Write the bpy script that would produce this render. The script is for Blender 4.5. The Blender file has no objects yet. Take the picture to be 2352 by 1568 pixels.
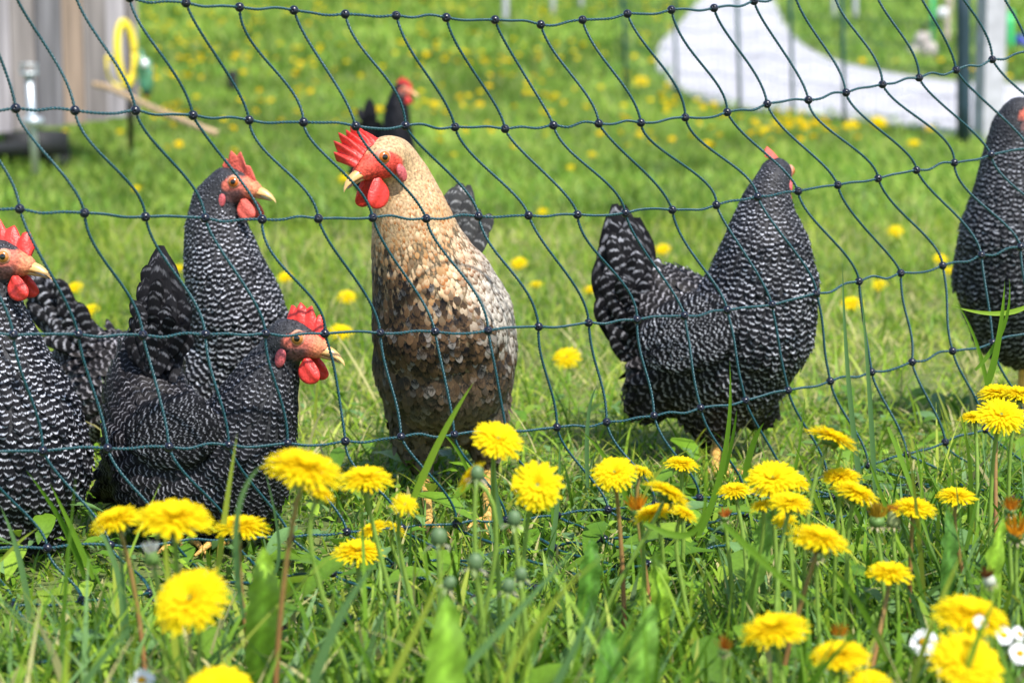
import bpy, bmesh, math, random
import numpy as np
from mathutils import Vector, noise

# ------------------------------------------------------------------ camera, world, sun
S = bpy.context.scene
COL = S.collection
FPX, CX, CY = 5226.0, 1176.0, 784.0          # focal length in the units of a 2352 px wide frame
HC, PITCH = 0.586, math.atan(772/5226.0)
cam_d = bpy.data.cameras.new('camera'); cam = bpy.data.objects.new('camera', cam_d); COL.objects.link(cam)
cam.location = (0, 0, HC); cam.rotation_euler = (math.pi/2-PITCH, 0, 0)
cam_d.sensor_width = 36; cam_d.lens = FPX/2352*36; cam_d.clip_start = .05; cam_d.clip_end = 500
cam_d.dof.use_dof = True; cam_d.dof.focus_distance = 2.44; cam_d.dof.aperture_fstop = 6.4
S.camera = cam
SUN_EL, SUN_AZ = math.radians(57), math.radians(148)      # azimuth clockwise from +Y: right of and behind the camera
W = bpy.data.worlds.new('World'); S.world = W; W.use_nodes = True
wn = W.node_tree.nodes; wl = W.node_tree.links
sky = wn.new('ShaderNodeTexSky'); sky.sky_type = 'NISHITA'; sky.sun_disc = False
sky.sun_elevation = SUN_EL; sky.sun_rotation = SUN_AZ
wl.new(sky.outputs[0], wn['Background'].inputs[0]); wn['Background'].inputs[1].default_value = .15
sun_d = bpy.data.lights.new('sun', 'SUN'); sun_d.energy = 4.4; sun_d.angle = math.radians(.6); sun_d.color = (1, .95, .87)
sun = bpy.data.objects.new('sun', sun_d); COL.objects.link(sun)
sd = Vector((math.sin(SUN_AZ)*math.cos(SUN_EL), math.cos(SUN_AZ)*math.cos(SUN_EL), math.sin(SUN_EL)))
sun.rotation_euler = sd.to_track_quat('Z', 'Y').to_euler()
S.render.engine = 'CYCLES'
S.view_settings.view_transform = 'Standard'; S.view_settings.look = 'None'; S.view_settings.exposure = .72
R = np.random.RandomState(7)
random.seed(5)

# ------------------------------------------------------------------ helpers
ct, st = math.cos(PITCH), math.sin(PITCH)
def ray(px, py):
    x = (px-CX)/FPX; y = -(py-CY)/FPX
    return np.array([x, ct+y*st, -st+y*ct])
def P(px, py, Y):                              # the point seen at px,py that stands Y metres ahead
    d = ray(px, py); d = d*(Y/d[1])
    return np.array([d[0], Y, HC+d[2]])
def zg(y):                                     # height of the meadow: level, then a 6 % rise
    return np.maximum(0, .06*(np.asarray(y, float)-9))
def G(px, py, z=0.0):                          # the point of the meadow (plus z) seen at px,py
    d = ray(px, py); s = d[2]/d[1]
    Y = (z-HC)/s if s < 0 else 1e9
    if Y > 9 or Y < 0: Y = (-HC+z-.54)/(s-.06)
    return P(px, py, Y)
def project(p):
    x, y, z = p[..., 0], p[..., 1], p[..., 2]-HC
    dep = y*ct-z*st; up = y*st+z*ct
    return CX+FPX*x/dep, CY-FPX*up/dep
def nrm(v):
    v = np.asarray(v, float); return v/(np.linalg.norm(v, axis=-1, keepdims=True)+1e-12)

def tag(o, label=None, cat=None, group=None, kind=None):
    if label: o['label'] = label
    if cat: o['category'] = cat
    if group: o['group'] = group
    if kind: o['kind'] = kind
    return o
def empty(name, loc, label, cat, group=None):
    o = bpy.data.objects.new(name, None); COL.objects.link(o); o.location = Vector(loc)
    o.empty_display_size = .05
    return tag(o, label, cat, group)
def mesh_obj(name, V, F, mat, parent=None, uv=None, cols=None, smooth=True, mats=None, fmat=None):
    """V (n,3) world coordinates, F list of faces or an (m,k) array"""
    V = np.asarray(V, float)
    base = np.zeros(3)
    if parent is not None:
        q = parent
        while q is not None: base = base+np.array(q.location); q = q.parent
    me = bpy.data.meshes.new(name)
    if isinstance(F, np.ndarray):
        m, k = F.shape
        me.vertices.add(len(V)); me.vertices.foreach_set('co', (V-base).astype(np.float32).ravel())
        me.loops.add(m*k); me.loops.foreach_set('vertex_index', F.astype(np.int32).ravel())
        me.polygons.add(m); me.polygons.foreach_set('loop_start', np.arange(0, m*k, k, dtype=np.int32))
        me.update(calc_edges=True)
    else:
        me.from_pydata([tuple(v) for v in V-base], [], [tuple(int(i) for i in f) for f in F]); me.update()
    li = np.empty(len(me.loops), np.int32); me.loops.foreach_get('vertex_index', li)
    if uv is not None:
        l = me.uv_layers.new(name='UVMap'); l.data.foreach_set('uv', np.asarray(uv)[li].astype(np.float32).ravel())
    for cn, c in (cols or {}).items():
        a = me.color_attributes.new(cn, 'FLOAT_COLOR', 'POINT'); c = np.asarray(c, float)
        if c.shape[1] == 3: c = np.hstack([c, np.ones((len(c), 1))])
        a.data.foreach_set('color', c.astype(np.float32).ravel())
    for mm in (mats or [mat]): me.materials.append(mm)
    if fmat is not None: me.polygons.foreach_set('material_index', np.asarray(fmat, np.int32))
    if smooth: me.polygons.foreach_set('use_smooth', np.ones(len(me.polygons), bool))
    me.update()
    o = bpy.data.objects.new(name, me); COL.objects.link(o)
    if parent is not None: o.parent = parent
    return o
class MB:                                      # gathers several shapes into one mesh
    def __init__(s): s.V = []; s.F = []; s.C = []; s.M = []; s.n = 0
    def add(s, V, F, c=None, m=0):
        V = np.asarray(V, float)
        s.V.append(V); s.F += [[i+s.n for i in f] for f in F]; s.n += len(V)
        s.C.append(np.tile(np.array(c if c is not None else (1, 1, 1), float), (len(V), 1)) if c is None or np.ndim(c) == 1 else np.asarray(c, float))
        s.M += [m]*len(F)
    def build(s, name, mat, parent=None, smooth=True, mats=None):
        return mesh_obj(name, np.vstack(s.V), s.F, mat, parent, cols={'Col': np.vstack(s.C)}, smooth=smooth, mats=mats, fmat=s.M if mats else None)
def tube(pts, rad, n=8, caps=True, flat=1.0):
    pts = np.asarray(pts, float); m = len(pts)
    rad = np.ones(m)*rad if np.ndim(rad) == 0 else np.asarray(rad, float)
    T = nrm(np.gradient(pts, axis=0)); up = np.array([0, 0, 1.0]) if abs(T[0][2]) < .9 else np.array([1.0, 0, 0])
    A = nrm(np.cross(T[0], up)); V = []
    for i in range(m):
        A = A-T[i]*A.dot(T[i]); A = A/(np.linalg.norm(A)+1e-9); B = np.cross(T[i], A)
        a = np.arange(n)/n*2*math.pi
        V.append(pts[i]+rad[i]*(np.cos(a)[:, None]*A+flat*np.sin(a)[:, None]*B))
    V = np.vstack(V); F = []
    for i in range(m-1):
        for j in range(n):
            k = (j+1) % n; F.append([i*n+j, i*n+k, (i+1)*n+k, (i+1)*n+j])
    if caps: F.append(list(range(n))[::-1]); F.append([(m-1)*n+j for j in range(n)])
    return V, F
def bez(p0, p1, p2, p3, n):
    t = np.linspace(0, 1, n)[:, None]
    return (1-t)**3*np.asarray(p0)+3*(1-t)**2*t*np.asarray(p1)+3*(1-t)*t*t*np.asarray(p2)+t**3*np.asarray(p3)
def smoothline(pts, n):                        # Catmull-Rom
    pts = np.asarray(pts, float); q = np.vstack([2*pts[0]-pts[1], pts, 2*pts[-1]-pts[-2]]); out = []
    for i in range(1, len(q)-2):
        for t in np.linspace(0, 1, n, endpoint=False):
            out.append(.5*((2*q[i])+(-q[i-1]+q[i+1])*t+(2*q[i-1]-5*q[i]+4*q[i+1]-q[i+2])*t*t+(-q[i-1]+3*q[i]-3*q[i+1]+q[i+2])*t**3))
    out.append(pts[-1]); return np.array(out)
def ball(c, r, ax=None, n=10, m=14):
    """ellipsoid; r scalar or 3 radii along the rows of ax"""
    r = np.ones(3)*r if np.ndim(r) == 0 else np.asarray(r, float); ax = np.eye(3) if ax is None else np.asarray(ax)
    V = [[0, 0, 1]]
    for i in range(1, n):
        th = math.pi*i/n
        for j in range(m):
            a = 2*math.pi*j/m; V.append([math.sin(th)*math.cos(a), math.sin(th)*math.sin(a), math.cos(th)])
    V.append([0, 0, -1]); V = np.array(V); F = []
    for j in range(m): F.append([0, 1+j, 1+(j+1) % m])
    for i in range(n-2):
        for j in range(m):
            k = (j+1) % m; F.append([1+i*m+j, 1+(i+1)*m+j, 1+(i+1)*m+k, 1+i*m+k])
    e = len(V)-1; b = 1+(n-2)*m
    for j in range(m): F.append([e, b+(j+1) % m, b+j])
    return np.asarray(c)+(V*r)@ax, F
def box(c, s, ax=None):
    ax = np.eye(3) if ax is None else np.asarray(ax); s = np.asarray(s)/2
    V = np.array([[x, y, z] for x in (-1, 1) for y in (-1, 1) for z in (-1, 1)])*s
    return np.asarray(c)+V@ax, [[0, 1, 3, 2], [4, 6, 7, 5], [0, 4, 5, 1], [2, 3, 7, 6], [0, 2, 6, 4], [1, 5, 7, 3]]

# ------------------------------------------------------------------ materials
def material(name):
    m = bpy.data.materials.new(name); m.use_nodes = True
    return m, m.node_tree.nodes, m.node_tree.links, m.node_tree.nodes['Principled BSDF']
def N(nt, t, **k):
    n = nt.new(t)
    for a, b in k.items(): setattr(n, a, b)
    return n
def plain(name, col, rough=.6, var=.15, scale=60, metal=0, bump=0, trans=0, spec=.5, sss=0):
    m, n, l, b = material(name)
    tc = N(n, 'ShaderNodeTexCoord'); nz = N(n, 'ShaderNodeTexNoise'); nz.inputs['Scale'].default_value = scale; nz.inputs['Detail'].default_value = 5
    l.new(tc.outputs['Object'], nz.inputs['Vector'])
    rp = N(n, 'ShaderNodeValToRGB'); rp.color_ramp.elements[0].position = .3; rp.color_ramp.elements[1].position = .7
    c = np.array(col, float)
    rp.color_ramp.elements[0].color = (*np.clip(c*(1-var), 0, 1), 1); rp.color_ramp.elements[1].color = (*np.clip(c*(1+var), 0, 1), 1)
    l.new(nz.outputs[0], rp.inputs[0]); l.new(rp.outputs[0], b.inputs['Base Color'])
    b.inputs['Roughness'].default_value = rough; b.inputs['Metallic'].default_value = metal
    b.inputs['Specular IOR Level'].default_value = spec
    if bump:
        bp = N(n, 'ShaderNodeBump'); bp.inputs['Strength'].default_value = bump; bp.inputs['Distance'].default_value = .002
        l.new(nz.outputs[0], bp.inputs['Height']); l.new(bp.outputs[0], b.inputs['Normal'])
    if trans: add_trans(m, trans)
    return m
def add_trans(m, fac, tint=1.0):
    n, l = m.node_tree.nodes, m.node_tree.links; b = n['Principled BSDF']; out = n['Material Output']
    t = N(n, 'ShaderNodeBsdfTranslucent'); mx = N(n, 'ShaderNodeMixShader'); mx.inputs[0].default_value = fac
    if b.inputs['Base Color'].links: l.new(b.inputs['Base Color'].links[0].from_socket, t.inputs['Color'])
    else: t.inputs['Color'].default_value = b.inputs['Base Color'].default_value
    l.new(b.outputs[0], mx.inputs[1]); l.new(t.outputs[0], mx.inputs[2]); l.new(mx.outputs[0], out.inputs[0])
def vcol(name, rough=.5, trans=0, spec=.4, bump=0, bscale=400, nvar=0):
    m, n, l, b = material(name)
    a = N(n, 'ShaderNodeAttribute', attribute_name='Col'); src = a.outputs['Color']
    if nvar:
        tc = N(n, 'ShaderNodeTexCoord'); nz = N(n, 'ShaderNodeTexNoise'); nz.inputs['Scale'].default_value = bscale; nz.inputs['Detail'].default_value = 4
        l.new(tc.outputs['Object'], nz.inputs['Vector'])
        mr = N(n, 'ShaderNodeMapRange'); mr.inputs['From Min'].default_value = .3; mr.inputs['From Max'].default_value = .7; mr.inputs['To Min'].default_value = 1-nvar; mr.inputs['To Max'].default_value = 1+nvar
        l.new(nz.outputs[0], mr.inputs[0])
        vm = N(n, 'ShaderNodeVectorMath', operation='SCALE'); l.new(src, vm.inputs[0]); l.new(mr.outputs[0], vm.inputs['Scale']); src = vm.outputs[0]
        if bump:
            bp = N(n, 'ShaderNodeBump'); bp.inputs['Strength'].default_value = bump; bp.inputs['Distance'].default_value = .001
            l.new(nz.outputs[0], bp.inputs['Height']); l.new(bp.outputs[0], b.inputs['Normal'])
    l.new(src, b.inputs['Base Color']); b.inputs['Roughness'].default_value = rough; b.inputs['Specular IOR Level'].default_value = spec
    if trans: add_trans(m, trans)
    return m
M_grass = vcol('grass_blade', .5, .45, .3)
M_leaf = vcol('broad_leaf', .45, .35, .4, bump=.4, bscale=260, nvar=.12)
M_petal = vcol('dandelion_petal', .7, .5, .08)
M_stem = vcol('flower_stem', .45, .1, .4, nvar=.12, bscale=150)
M_green = vcol('flower_bracts', .5, .1, .4, nvar=.2, bscale=500)
M_daisy = plain('daisy_petal', (.82, .82, .85), .5, .04, trans=.25)
M_skin = plain('comb_skin', (.66, .040, .030), .40, .22, 300, bump=.5, trans=.14, spec=.5)
M_skinp = plain('comb_skin_pale', (.72, .12, .085), .5, .3, 420, bump=1.0, trans=.14)
M_lobe = plain('earlobe_skin', (.50, .09, .10), .55, .5, 350, bump=.5)
M_beak = vcol('beak_horn', .35, 0, .5, nvar=.12, bscale=180)
M_leg = plain('leg_scales', (.62, .36, .09), .5, .3, 420, bump=1)
M_bead = plain('bead_plastic', (.008, .010, .022), .28, .2, 200, spec=.5)
M_rope = plain('net_cord', (.006, .056, .070), .42, .35, 500, bump=.3, spec=.6)
M_eyeb = plain('pupil', (.005, .004, .004), .06, 0, spec=.8)
M_iris = plain('iris', (.50, .13, .02), .12, .3, 900, spec=.7)
M_irisy = plain('iris_light', (.42, .17, .04), .12, .3, 900, spec=.7)
M_rim = plain('eyelid', (.55, .26, .17), .5, .2, 600)

def feather_mat(name, mode):
    m, n, l, b = material(name)
    uv = N(n, 'ShaderNodeUVMap'); sx = N(n, 'ShaderNodeSeparateXYZ'); l.new(uv.outputs[0], sx.inputs[0])
    A = N(n, 'ShaderNodeAttribute', attribute_name='ca'); B = N(n, 'ShaderNodeAttribute', attribute_name='cb'); D = N(n, 'ShaderNodeAttribute', attribute_name='fd')
    sp = N(n, 'ShaderNodeSeparateColor'); l.new(D.outputs['Color'], sp.inputs[0])
    def math_(op, a, b_=None, c=None):
        q = N(n, 'ShaderNodeMath', operation=op)
        for i, v in enumerate((a, b_, c)):
            if v is None: continue
            if isinstance(v, (int, float)): q.inputs[i].default_value = v
            else: l.new(v, q.inputs[i])
        return q.outputs[0]
    u = math_('SUBTRACT', math_('MULTIPLY', sx.outputs[0], 2), 1)          # -1..1 across
    t = sx.outputs[1]
    u2 = math_('MULTIPLY', u, u)
    # barbs: fine streaks that fray every edge
    cmb = N(n, 'ShaderNodeCombineXYZ'); l.new(math_('ADD', math_('MULTIPLY', sx.outputs[0], 15), math_('MULTIPLY', sp.outputs[0], 91)), cmb.inputs[0]); l.new(math_('MULTIPLY', t, 3.0), cmb.inputs[1]); l.new(math_('MULTIPLY', sp.outputs[0], 53), cmb.inputs[2])
    nz = N(n, 'ShaderNodeTexNoise'); nz.inputs['Scale'].default_value = 1; nz.inputs['Detail'].default_value = 2; l.new(cmb.outputs[0], nz.inputs['Vector'])
    fray = math_('SUBTRACT', nz.outputs[0], .5)
    if mode == 'bar':
        # number of bars in fd.g*10, phase so that the tip stays dark; bars bow towards the tip
        ph = math_('MULTIPLY', math_('ADD', math_('SUBTRACT', 1, t), math_('MULTIPLY', u2, -.09)), math_('MULTIPLY', sp.outputs[1], 10))
        ph = math_('ADD', ph, math_('MULTIPLY', fray, .5)); ph = math_('ADD', ph, math_('MULTIPLY', sp.outputs[0], .25))
        s = math_('SINE', math_('MULTIPLY', math_('SUBTRACT', ph, .27), 6.2832))
        mr = N(n, 'ShaderNodeMapRange'); mr.interpolation_type = 'SMOOTHSTEP'; mr.inputs['From Min'].default_value = .38; mr.inputs['From Max'].default_value = 1.0; l.new(s, mr.inputs[0])
        cm3 = N(n, 'ShaderNodeCombineXYZ'); l.new(math_('MULTIPLY', u, 1.6), cm3.inputs[0]); l.new(math_('MULTIPLY', t, 2.5), cm3.inputs[1]); l.new(math_('MULTIPLY', sp.outputs[0], 177), cm3.inputs[2])
        n3 = N(n, 'ShaderNodeTexNoise'); n3.inputs['Scale'].default_value = 1; l.new(cm3.outputs[0], n3.inputs['Vector'])
        m3 = N(n, 'ShaderNodeMapRange'); m3.inputs['From Min'].default_value = .34; m3.inputs['From Max'].default_value = .58; m3.inputs['To Min'].default_value = .12; l.new(n3.outputs[0], m3.inputs[0])
        m4 = N(n, 'ShaderNodeMapRange'); m4.interpolation_type = 'SMOOTHSTEP'; m4.inputs['From Min'].default_value = .95; m4.inputs['From Max'].default_value = .25; m4.inputs['To Min'].default_value = .05; l.new(math_('ADD', u2, fray), m4.inputs[0])
        fac = math_('MULTIPLY', math_('MULTIPLY', math_('MULTIPLY', mr.outputs[0], m4.outputs[0]), m3.outputs[0]), sp.outputs[2])
    else:
        tt = math_('ADD', t, math_('MULTIPLY', u2, .10)); tt = math_('ADD', tt, math_('MULTIPLY', fray, .85))
        mr = N(n, 'ShaderNodeMapRange'); mr.interpolation_type = 'SMOOTHSTEP'; mr.inputs['From Min'].default_value = .58; mr.inputs['From Max'].default_value = .88; l.new(tt, mr.inputs[0])
        # speckles inside the vane too
        cm2 = N(n, 'ShaderNodeCombineXYZ'); l.new(math_('MULTIPLY', u, 2.5), cm2.inputs[0]); l.new(math_('MULTIPLY', t, 7), cm2.inputs[1]); l.new(math_('MULTIPLY', sp.outputs[0], 77), cm2.inputs[2])
        n2 = N(n, 'ShaderNodeTexNoise'); n2.inputs['Scale'].default_value = 1; l.new(cm2.outputs[0], n2.inputs['Vector'])
        m2 = N(n, 'ShaderNodeMapRange'); m2.inputs['From Min'].default_value = .5; m2.inputs['From Max'].default_value = .66; l.new(n2.outputs[0], m2.inputs[0])
        fac = math_('MULTIPLY', math_('MAXIMUM', mr.outputs[0], math_('MULTIPLY', m2.outputs[0], .8)), sp.outputs[2])
    mx = N(n, 'ShaderNodeMix', data_type='RGBA'); l.new(fac, mx.inputs[0]); l.new(A.outputs['Color'], mx.inputs[6]); l.new(B.outputs['Color'], mx.inputs[7])
    # streaky brightness
    vs = N(n, 'ShaderNodeVectorMath', operation='SCALE'); l.new(mx.outputs[2], vs.inputs[0]); l.new(math_('ADD', 1, math_('MULTIPLY', fray, .9)), vs.inputs['Scale'])
    l.new(vs.outputs[0], b.inputs['Base Color'])
    b.inputs['Roughness'].default_value = .55; b.inputs['Specular IOR Level'].default_value = .16
    bp = N(n, 'ShaderNodeBump'); bp.inputs['Strength'].default_value = .5; bp.inputs['Distance'].default_value = .0006; l.new(nz.outputs[0], bp.inputs['Height']); l.new(bp.outputs[0], b.inputs['Normal'])
    add_trans(m, .10)
    return m
M_bar = feather_mat('barred_feather', 'bar'); M_spot = feather_mat('spangled_feather', 'spot')
M_body = vcol('hen_body', .6, 0, .3, bump=1.0, bscale=330, nvar=.55)

# ------------------------------------------------------------------ the setting: meadow, path
def grid_sheet(name, xs, ys, f, mat):
    X, Y = np.meshgrid(xs, ys); Z = f(X, Y); V = np.stack([X.ravel(), Y.ravel(), Z.ravel()], 1)
    a = len(xs); i, j = np.meshgrid(np.arange(a-1), np.arange(len(ys)-1)); k = (j*a+i).ravel()
    return mesh_obj(name, V, np.stack([k, k+1, k+a+1, k+a], 1), mat)
m, n, l, b = material('meadow_soil')
tc = N(n, 'ShaderNodeTexCoord'); nz = N(n, 'ShaderNodeTexNoise'); nz.inputs['Scale'].default_value = 3; nz.inputs['Detail'].default_value = 12; nz.inputs['Roughness'].default_value = .7
l.new(tc.outputs['Object'], nz.inputs['Vector']); rp = N(n, 'ShaderNodeValToRGB'); e = rp.color_ramp.elements
e[0].position = .35; e[0].color = (.05, .09, .015, 1); e[1].position = .65; e[1].color = (.22, .25, .06, 1)
l.new(nz.outputs[0], rp.inputs[0]); l.new(rp.outputs[0], b.inputs['Base Color']); b.inputs['Roughness'].default_value = .95
bp = N(n, 'ShaderNodeBump'); bp.inputs['Distance'].default_value = .03; l.new(nz.outputs[0], bp.inputs['Height']); l.new(bp.outputs[0], b.inputs['Normal'])
M_soil = m
ground = grid_sheet('ground', np.concatenate([[-60, -30], np.linspace(-12, 12, 33), [30, 60]]), np.concatenate([[-20, -5], np.linspace(0, 30, 61), [45, 70, 110]]), lambda X, Y: zg(Y), M_soil)
tag(ground, kind='structure')
PB = smoothline([(2520, 322), (2352, 316), (2210, 314), (2080, 292), (1900, 270), (1700, 250), (1590, 224), (1525, 182), (1502, 140), (1518, 98), (1565, 50), (1604, 0), (1630, -40), (1650, -80)], 6)
PT = smoothline([(2520, 196), (2352, 193), (2260, 192), (2150, 182), (2050, 168), (1960, 150), (1890, 128), (1845, 102), (1815, 72), (1798, 40), (1786, 14), (1778, -8), (1772, -40), (1768, -80)], 6)
PATHPOLY = np.vstack([PB, PT[::-1]])
def inpoly(px, py, poly):
    ins = np.zeros(px.shape, bool); j = len(poly)-1
    for i in range(len(poly)):
        xi, yi = poly[i]; xj, yj = poly[j]
        c = ((yi > py) != (yj > py)) & (px < (xj-xi)*(py-yi)/(yj-yi+1e-12)+xi); ins ^= c; j = i
    return ins
rows = []
for k in range(9):
    q = PB*(1-k/8)+PT*(k/8)
    rows.append([G(a, c, .012+.008*math.sin(k*1.3)) for a, c in q])
rows = np.array(rows); nr, nc = rows.shape[:2]
i, j = np.meshgrid(np.arange(nc-1), np.arange(nr-1)); k = (j*nc+i).ravel()
m, n, l, b = material('pale_gravel')
tc = N(n, 'ShaderNodeTexCoord'); vz = N(n, 'ShaderNodeTexVoronoi'); vz.inputs['Scale'].default_value = 45; l.new(tc.outputs['Object'], vz.inputs['Vector'])
nz = N(n, 'ShaderNodeTexNoise'); nz.inputs['Scale'].default_value = 2.5; nz.inputs['Detail'].default_value = 6; l.new(tc.outputs['Object'], nz.inputs['Vector'])
rp = N(n, 'ShaderNodeValToRGB'); e = rp.color_ramp.elements; e[0].position = .3; e[0].color = (.31, .305, .33, 1); e[1].position = .7; e[1].color = (.54, .535, .57, 1)
ad = N(n, 'ShaderNodeMix', data_type='FLOAT'); ad.inputs[0].default_value = .45; l.new(nz.outputs[0], ad.inputs[2]); sp = N(n, 'ShaderNodeSeparateColor'); l.new(vz.outputs['Color'], sp.inputs[0]); l.new(sp.outputs[0], ad.inputs[3])
l.new(ad.outputs[0], rp.inputs[0]); l.new(rp.outputs[0], b.inputs['Base Color']); b.inputs['Roughness'].default_value = .95
bp = N(n, 'ShaderNodeBump'); bp.inputs['Distance'].default_value = .01; l.new(vz.outputs['Distance'], bp.inputs['Height']); l.new(bp.outputs[0], b.inputs['Normal'])
path = mesh_obj('path', rows.reshape(-1, 3), np.stack([k, k+1, k+nc+1, k+nc], 1), m); tag(path, kind='structure')

# ------------------------------------------------------------------ grass
def pnoise(x, y, s, seed=0):                   # cheap smooth 2-D value noise, vectorised
    x = x*s+seed*17.3; y = y*s+seed*9.1
    xi = np.floor(x).astype(int); yi = np.floor(y).astype(int); fx = x-xi; fy = y-yi; fx = fx*fx*(3-2*fx); fy = fy*fy*(3-2*fy)
    h = lambda a, b_: ((np.sin(a*127.1+b_*311.7+seed*5)*43758.5453) % 1)
    return (h(xi, yi)*(1-fx)+h(xi+1, yi)*fx)*(1-fy)+(h(xi, yi+1)*(1-fx)+h(xi+1, yi+1)*fx)*fy
G1 = np.array([[.10, .22, .014], [.15, .29, .020], [.24, .38, .030], [.38, .46, .055], [.15, .28, .09], [.48, .44, .19], [.06, .15, .015]])
def ribbons(root, hdir, height, width, lean, curl, col, seg, twist=None):
    """bent, tapering, slightly folded blades; everything vectorised"""
    Nn = len(root); t = np.linspace(0, 1, seg+1)[None, :, None]
    lean = lean[:, None, None]; curl = curl[:, None, None]; h = height[:, None, None]
    hd = np.stack([np.cos(hdir), np.sin(hdir), np.zeros(Nn)], 1)[:, None, :]
    ang = lean+curl*t                           # angle from the vertical grows along the blade
    dz = np.cos(ang); dr = np.sin(ang)
    cz = np.cumsum(dz, 1)-dz[:, :1]; cr = np.cumsum(dr, 1)-dr[:, :1]
    c = root[:, None, :]+(cz*np.array([0, 0, 1.])+cr*hd)*h/seg
    tw = R.uniform(-1.1, 1.1, Nn) if twist is None else twist
    sa = hdir+math.pi/2+tw
    side = np.stack([np.cos(sa), np.sin(sa), np.zeros(Nn)], 1)[:, None, :]
    w = width[:, None, None]*np.clip(.55+1.4*t*(1-t)*1.3, 0, 1)*(1-t**2.2)**.8
    L = c-side*w*.5; Rr = c+side*w*.5
    V = np.stack([L, Rr], 2).reshape(-1, 3)
    k = np.arange(Nn)[:, None]*(seg+1)*2+np.arange(seg)[None, :]*2; k = k.ravel()
    F = np.stack([k, k+1, k+3, k+2], 1)
    C = np.repeat(col, (seg+1)*2, axis=0)
    return V, F, C
def scatter(n, y0, y1, marg, pw=1.0):
    y = y0+(y1-y0)*R.rand(n)**pw; hw = y*.235+marg; x = R.uniform(-1, 1, n)*hw
    keep = R.rand(n) < hw/(y1*.235+marg)
    return x[keep], y[keep]
def grass_field(n, y0, y1, marg, hr, wr, seg, pal, curl=(.2, 1.3), lean=.35, hmul=None):
    x, y = scatter(n, y0, y1, marg)
    root = np.stack([x, y, zg(y)-.004], 1)
    px, py = project(root); ok = ~inpoly(px+R.randn(len(px))*7, py+R.randn(len(px))*3, PATHPOLY)
    cl = pnoise(x, y, 9, 3)*.6+pnoise(x, y, 27, 8)*.4
    ok &= R.rand(len(x)) < .45+.75*cl
    x, y, root, cl = x[ok], y[ok], root[ok], cl[ok]; m_ = len(x)
    big = pnoise(x, y, 1.6, 1)*.5+pnoise(x, y, 5, 2)*.5
    pal = np.asarray(pal); pr = R.rand(m_)+.5*(big-.5)
    idx = np.clip((pr*len(pal)).astype(int), 0, len(pal)-1)
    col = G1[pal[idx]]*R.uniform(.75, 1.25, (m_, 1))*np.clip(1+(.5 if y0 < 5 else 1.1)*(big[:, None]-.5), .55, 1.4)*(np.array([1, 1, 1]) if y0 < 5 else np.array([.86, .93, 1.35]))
    hs = hr[0]+(hr[1]-hr[0])*R.rand(m_)**1.6; hs *= .65+.7*cl
    if hmul is not None: hs *= hmul(x, y, px[ok])
    return ribbons(root, R.rand(m_)*6.283, hs, R.uniform(*wr, m_), np.abs(R.randn(m_))*lean, R.uniform(*curl, m_), col, seg)
def grass_obj(name, parts, label):
    Vs, Fs, Cs, o = [], [], [], 0
    for V, F, C in parts: Vs.append(V); Fs.append(F+o); Cs.append(C); o += len(V)
    g = mesh_obj(name, np.vstack(Vs), np.vstack(Fs), M_grass, cols={'Col': np.vstack(Cs)})
    return tag(g, label, 'grass', kind='stuff')
PALN = [6, 0, 0, 1, 1, 1, 2, 2, 4, 4, 3, 5]; PALM = [0, 0, 1, 1, 2, 2, 2, 3, 3, 3, 5, 5]; PALF = [0, 1, 1, 2, 2, 2, 3, 3, 3]
HM = lambda x, y, px: np.interp(y, [1.6, 1.85, 2.25, 2.7], [1.05, .8, .42, .36])*(1+.9*np.clip((px-1850)/300, 0, 1)*np.clip((y-1.8)/.3, 0, 1))*(1-.55*np.clip((900-px)/150, 0, 1)*np.clip((y-1.95)/.2, 0, 1))
HM2 = lambda x, y, px: 1-.5*np.clip((900-px)/150, 0, 1)*np.clip((y-1.95)/.2, 0, 1)
fg = [grass_field(24000, 1.15, 2.75, .2, (.05, .15), (.003, .0085), 7, PALN, (.2, 1.5), .30, HM),
      grass_field(30000, 1.3, 2.85, .2, (.02, .075), (.0018, .0045), 5, PALN+[5, 3], (.3, 2.2), .7, HM2),
      grass_field(900, 1.45, 2.7, .2, (.14, .24), (.003, .0055), 9, PALN, (.1, 1.2), .22, HM)]
grass_obj('tall_grass', fg, 'tall tangled green grass with broad blades in front of the net')
grass_obj('short_grass', [grass_field(130000, 2.65, 6.2, .3, (.02, .07), (.0022, .005), 4, PALM, (.4, 2.0), .7),
                          grass_field(6000, 2.65, 6.2, .3, (.06, .13), (.0025, .005), 6, PALM, (.2, 1.6), .4)], 'short yellowish green grass the hens stand on behind the net')
grass_obj('far_grass', [grass_field(150000, 6, 12, .6, (.03, .09), (.005, .010), 3, PALF, (.3, 1.6), .6),
                        grass_field(190000, 12, 27, 1.5, (.06, .14), (.012, .024), 2, PALF, (.3, 1.2), .5)], 'blurred meadow grass rising behind the hens')

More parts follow.
